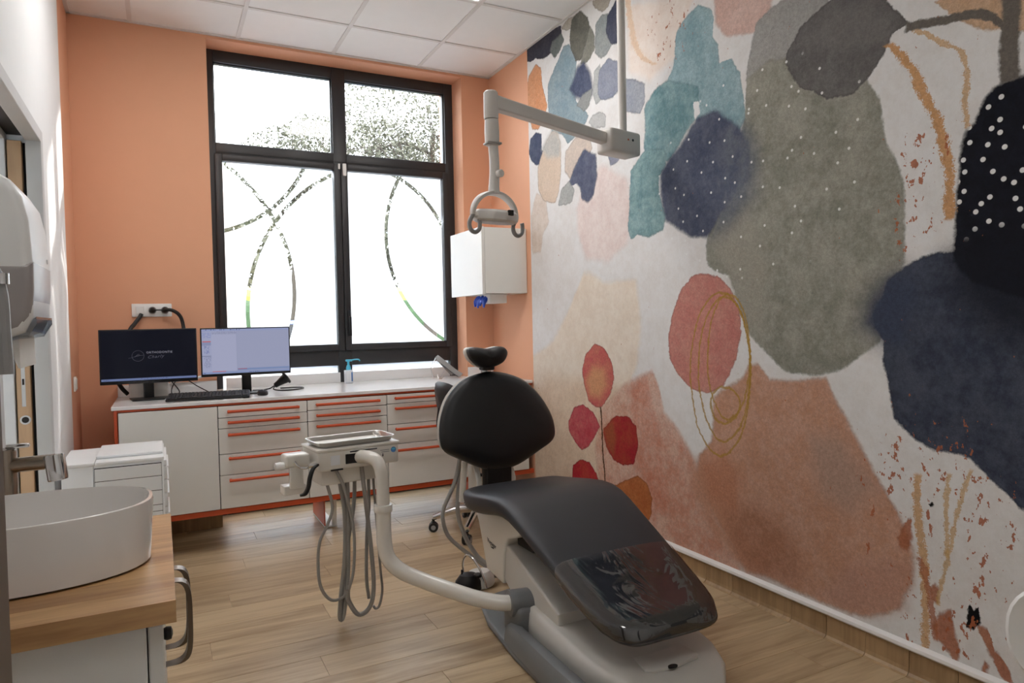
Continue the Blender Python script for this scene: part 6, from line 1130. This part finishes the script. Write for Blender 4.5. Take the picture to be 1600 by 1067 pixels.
bm = new(); lathe(bm, [(.001, .47), (.17, .47), (.20, .485), (.208, .515), (.195, .545), (.14, .556), (.001, .557)], (SX + .03, SY, 0), 32); obj('seat', bm, 'vinyl_black', os_)
tb('back_strut', [(SX - .1, SY + .05, .48), (SX - .18, SY + .07, .52), (SX - .225, SY + .08, .62), (SX - .215, SY + .08, .74)], .014, 'black_plastic', os_)
bm = new(); rings = []
for s, d in ((.03, .03), (.6, .028), (.9, .016), (1, 0), (.9, -.016), (.6, -.026), (.03, -.028)):
    ring = []
    for k in range(28):
        a = 2 * PI * k / 28; u = .17 * s * math.copysign(abs(math.cos(a)) ** .7, math.cos(a)); v = .10 * s * math.copysign(abs(math.sin(a)) ** .7, math.sin(a))
        ring.append(bm.verts.new((SX - .205 + d + .9 * u * u * 2 - .12 * v, SY + .06 + u, .795 + v)))
    rings.append(ring)
skin(bm, rings); obj('backrest', bm, 'vinyl_black', os_, smooth=60)

# ------------------------------------------------------------------ dental lamp
dl = thing('dental_lamp', 'grey dental lamp on a ceiling pole with a horizontal arm', 'dental lamp', (2.485, -1.925, H))
bm = new(); lathe(bm, [(.02, 2.10), (.02, H - .03)], (2.485, -1.925, 0), 20); lathe(bm, [(.06, H - .03), (.06, H - .004)], (2.485, -1.925, 0), 24); obj('ceiling_pole', bm, 'lamp_grey', dl)
AD = Vector((2.485 - 1.685, .175, 0)).normalized(); ang = math.atan2(AD.y, AD.x)
bm = new(); box(bm, (2.485 - .14, -1.925 - .055, 2.04), (2.485 + .075, -1.925 + .055, 2.155), .016, 3, ang, (2.485, -1.925, 2.1)); obj('pivot_housing', bm, 'lamp_grey', dl)
bm = new(); prism(bm, [(-.02, 0), (.02, 0), (0, .03)], 1, -.0005, .0005); bm.transform(frame_mtx((2.475, -1.9835, 2.105), AD, Vector((0, 0, 1)).cross(AD)) @ Matrix.Scale(.38, 4)); obj('warning_mark', bm, 'orange_red', dl, smooth=0)
bm = new(); lathe(bm, [(.004, 0), (.0065, 0), (.0065, .001), (.004, .001)], Vector((2.497, -1.979, 2.11)) + AD * .01, 14, (AD.y, -AD.x, 0)); obj('ring_mark', bm, 'dark_print', dl)
bm = new()
pA = Vector((2.40, -1.944, 2.105)); pB = Vector((1.70, -2.097, 2.155)); rings = []
for t, hw, hh in ((0, .022, .026), (.9, .022, .028), (1.0, .022, .03)):
    p = pA.lerp(pB, t); sd_ = Vector((AD.y, -AD.x, 0)); rings.append([bm.verts.new(p + sd_ * (hw * a) + Vector((0, 0, hh * b))) for a, b in ((-1, -.8), (-.8, -1), (.8, -1), (1, -.8), (1, .8), (.8, 1), (-.8, 1), (-1, .8))])
skin(bm, rings); obj('spring_arm', bm, 'lamp_grey', dl, smooth=30)
HX, HY = 1.683, -2.10
bm = new(); lathe(bm, [(.001, 2.20), (.024, 2.20), (.03, 2.193), (.031, 2.09), (.029, 2.085)], (HX, HY, 0), 22); obj('arm_elbow', bm, 'lamp_grey', dl)
bm = new(); lathe(bm, [(.026, 2.083), (.029, 2.08), (.031, 2.03), (.030, 1.99), (.027, 1.975), (.001, 1.974)], (HX + .002, HY, 0), 22); obj('swivel_joint', bm, 'lamp_grey', dl)
bx('swivel_gap', (HX - .031, HY - .031, 1.977), (HX + .034, HY + .02, 1.986), 'lamp_dark', dl, .003)
tb('lamp_neck', [(HX + .006, HY, 1.98), (HX + .010, HY, 1.92), (HX + .010, HY, 1.86), (HX + .006, HY, 1.80), (HX + .006, HY, 1.775)], [.021, .021, .021, .023, .026], 'lamp_grey', dl, 16)
bm = new(); lathe(bm, [(.012, 0), (.016, .004), (.016, .022), (.013, .026), (.001, .027)], (HX + .016, HY - .018, 1.855), 18, (.3, -1, 0)); obj('lamp_knob', bm, 'lamp_grey', dl)
HD = Vector((.97, .24, 0)).normalized(); hc = Vector((HX + .008, HY, 1.70))
bm = new(); rings = []
for k in range(25):
    a = PI * k / 24; p = hc + HD * (.118 * math.cos(a)) + Vector((0, 0, .098 * math.sin(a) - .02)); nrm = (HD * math.cos(a) + Vector((0, 0, math.sin(a)))); sd_ = HD.cross(Vector((0, 0, 1)))
    w_ = .010 + .010 * math.sin(a); rings.append([bm.verts.new(p + nrm * (.009 * q) + sd_ * (w_ * w2)) for q, w2 in ((-1, -.7), (-.6, -1), (.6, -1), (1, -.7), (1, .7), (.6, 1), (-.6, 1), (-1, .7))])
skin(bm, rings); obj('yoke', bm, 'lamp_grey', dl, smooth=40)
bm = new(); lathe(bm, [(.001, -.022), (.088, -.022), (.097, -.014), (.099, .0), (.095, .016), (.08, .026), (.001, .03)], hc + Vector((0, 0, -.022)), 36, (.05, -.10, 1)); obj('lamp_head', bm, 'lamp_grey', dl)
bm = new(); lathe(bm, [(.001, -.026), (.080, -.026), (.083, -.023), (.001, -.0215)], hc + Vector((0, 0, -.022)), 36, (.05, -.10, 1)); obj('lamp_lens', bm, 'label_paper', dl)
bx('sensor_window', (HX + .022, HY - .1015, 1.672), (HX + .045, HY - .09, 1.694), 'shadow_dark', dl, .001, 1)
for s in (-1, 1):
    e = hc + HD * (.118 * s) + Vector((0, 0, -.02))
    bm = new(); tube(bm, [e + Vector((0, 0, .0)), e + HD * (-.018 * 1) + Vector((0, 0, -.035)), e + HD * (-.012) + Vector((0, 0, -.062)), e + HD * .010 + Vector((0, 0, -.072)), e + HD * .032 + Vector((0, 0, -.058)), e + HD * .036 + Vector((0, 0, -.03)), e + HD * .033 + Vector((0, 0, -.016))], .009, 12, 5); obj('hook_handle', bm, 'lamp_dark', dl)
    tb('side_pivot', [e + HD * (-.005 * s), e - HD * (.03 * s)], .012, 'lamp_grey', dl, 12, 1)

# ------------------------------------------------------------------ white shell chair at the right edge
vc = thing('visitor_chair', 'white plastic shell chair cut off by the right edge', 'chair', (2.11, -4.16, 0))
FV = Vector((.80, .60, 0)).normalized(); SV = Vector((FV.y, -FV.x, 0)); bc = Vector((2.085, -4.07, .575))
bm = new(); rings = []
for s, d in ((.03, 0), (.5, .0), (.86, .004), (.97, .012), (1, .02), (.98, .026), (.9, .02), (.5, .016), (.03, .016)):
    ring = []
    for k in range(40):
        a = 2 * PI * k / 40; u = .19 * s * math.copysign(abs(math.cos(a)) ** .85, math.cos(a)); v = .135 * s * math.copysign(abs(math.sin(a)) ** .85, math.sin(a))
        ring.append(bm.verts.new(bc + SV * u + Vector((0, 0, v)) - FV * (d - 1.1 * u * u)))
    rings.append(ring)
skin(bm, rings); obj('backrest', bm, 'white_plastic', vc, smooth=60)
sc_ = Vector((2.02, -4.06, 0)) - FV * -.0 + SV * 0
sc_ = Vector((2.22, -4.32, 0))
bm = new(); lathe(bm, [(.001, .43), (.17, .43), (.205, .44), (.21, .452), (.19, .455), (.12, .448), (.001, .446)], (sc_.x, sc_.y, 0), 32); obj('seat', bm, 'white_plastic', vc)
tb('back_support', [(sc_.x - .02, sc_.y + .02, .435), (2.10, -4.15, .44), (2.085, -4.095, .46), (2.09, -4.075, .49)], [.03, .03, .026, .02], 'white_plastic', vc, 10, 5)
for k in range(4):
    a = PI / 4 + k * PI / 2; tb('leg', [(sc_.x + .11 * math.cos(a), sc_.y + .11 * math.sin(a), .435), (sc_.x + .19 * math.cos(a), sc_.y + .19 * math.sin(a), .002)], [.014, .010], 'chrome', vc, 10, 4)
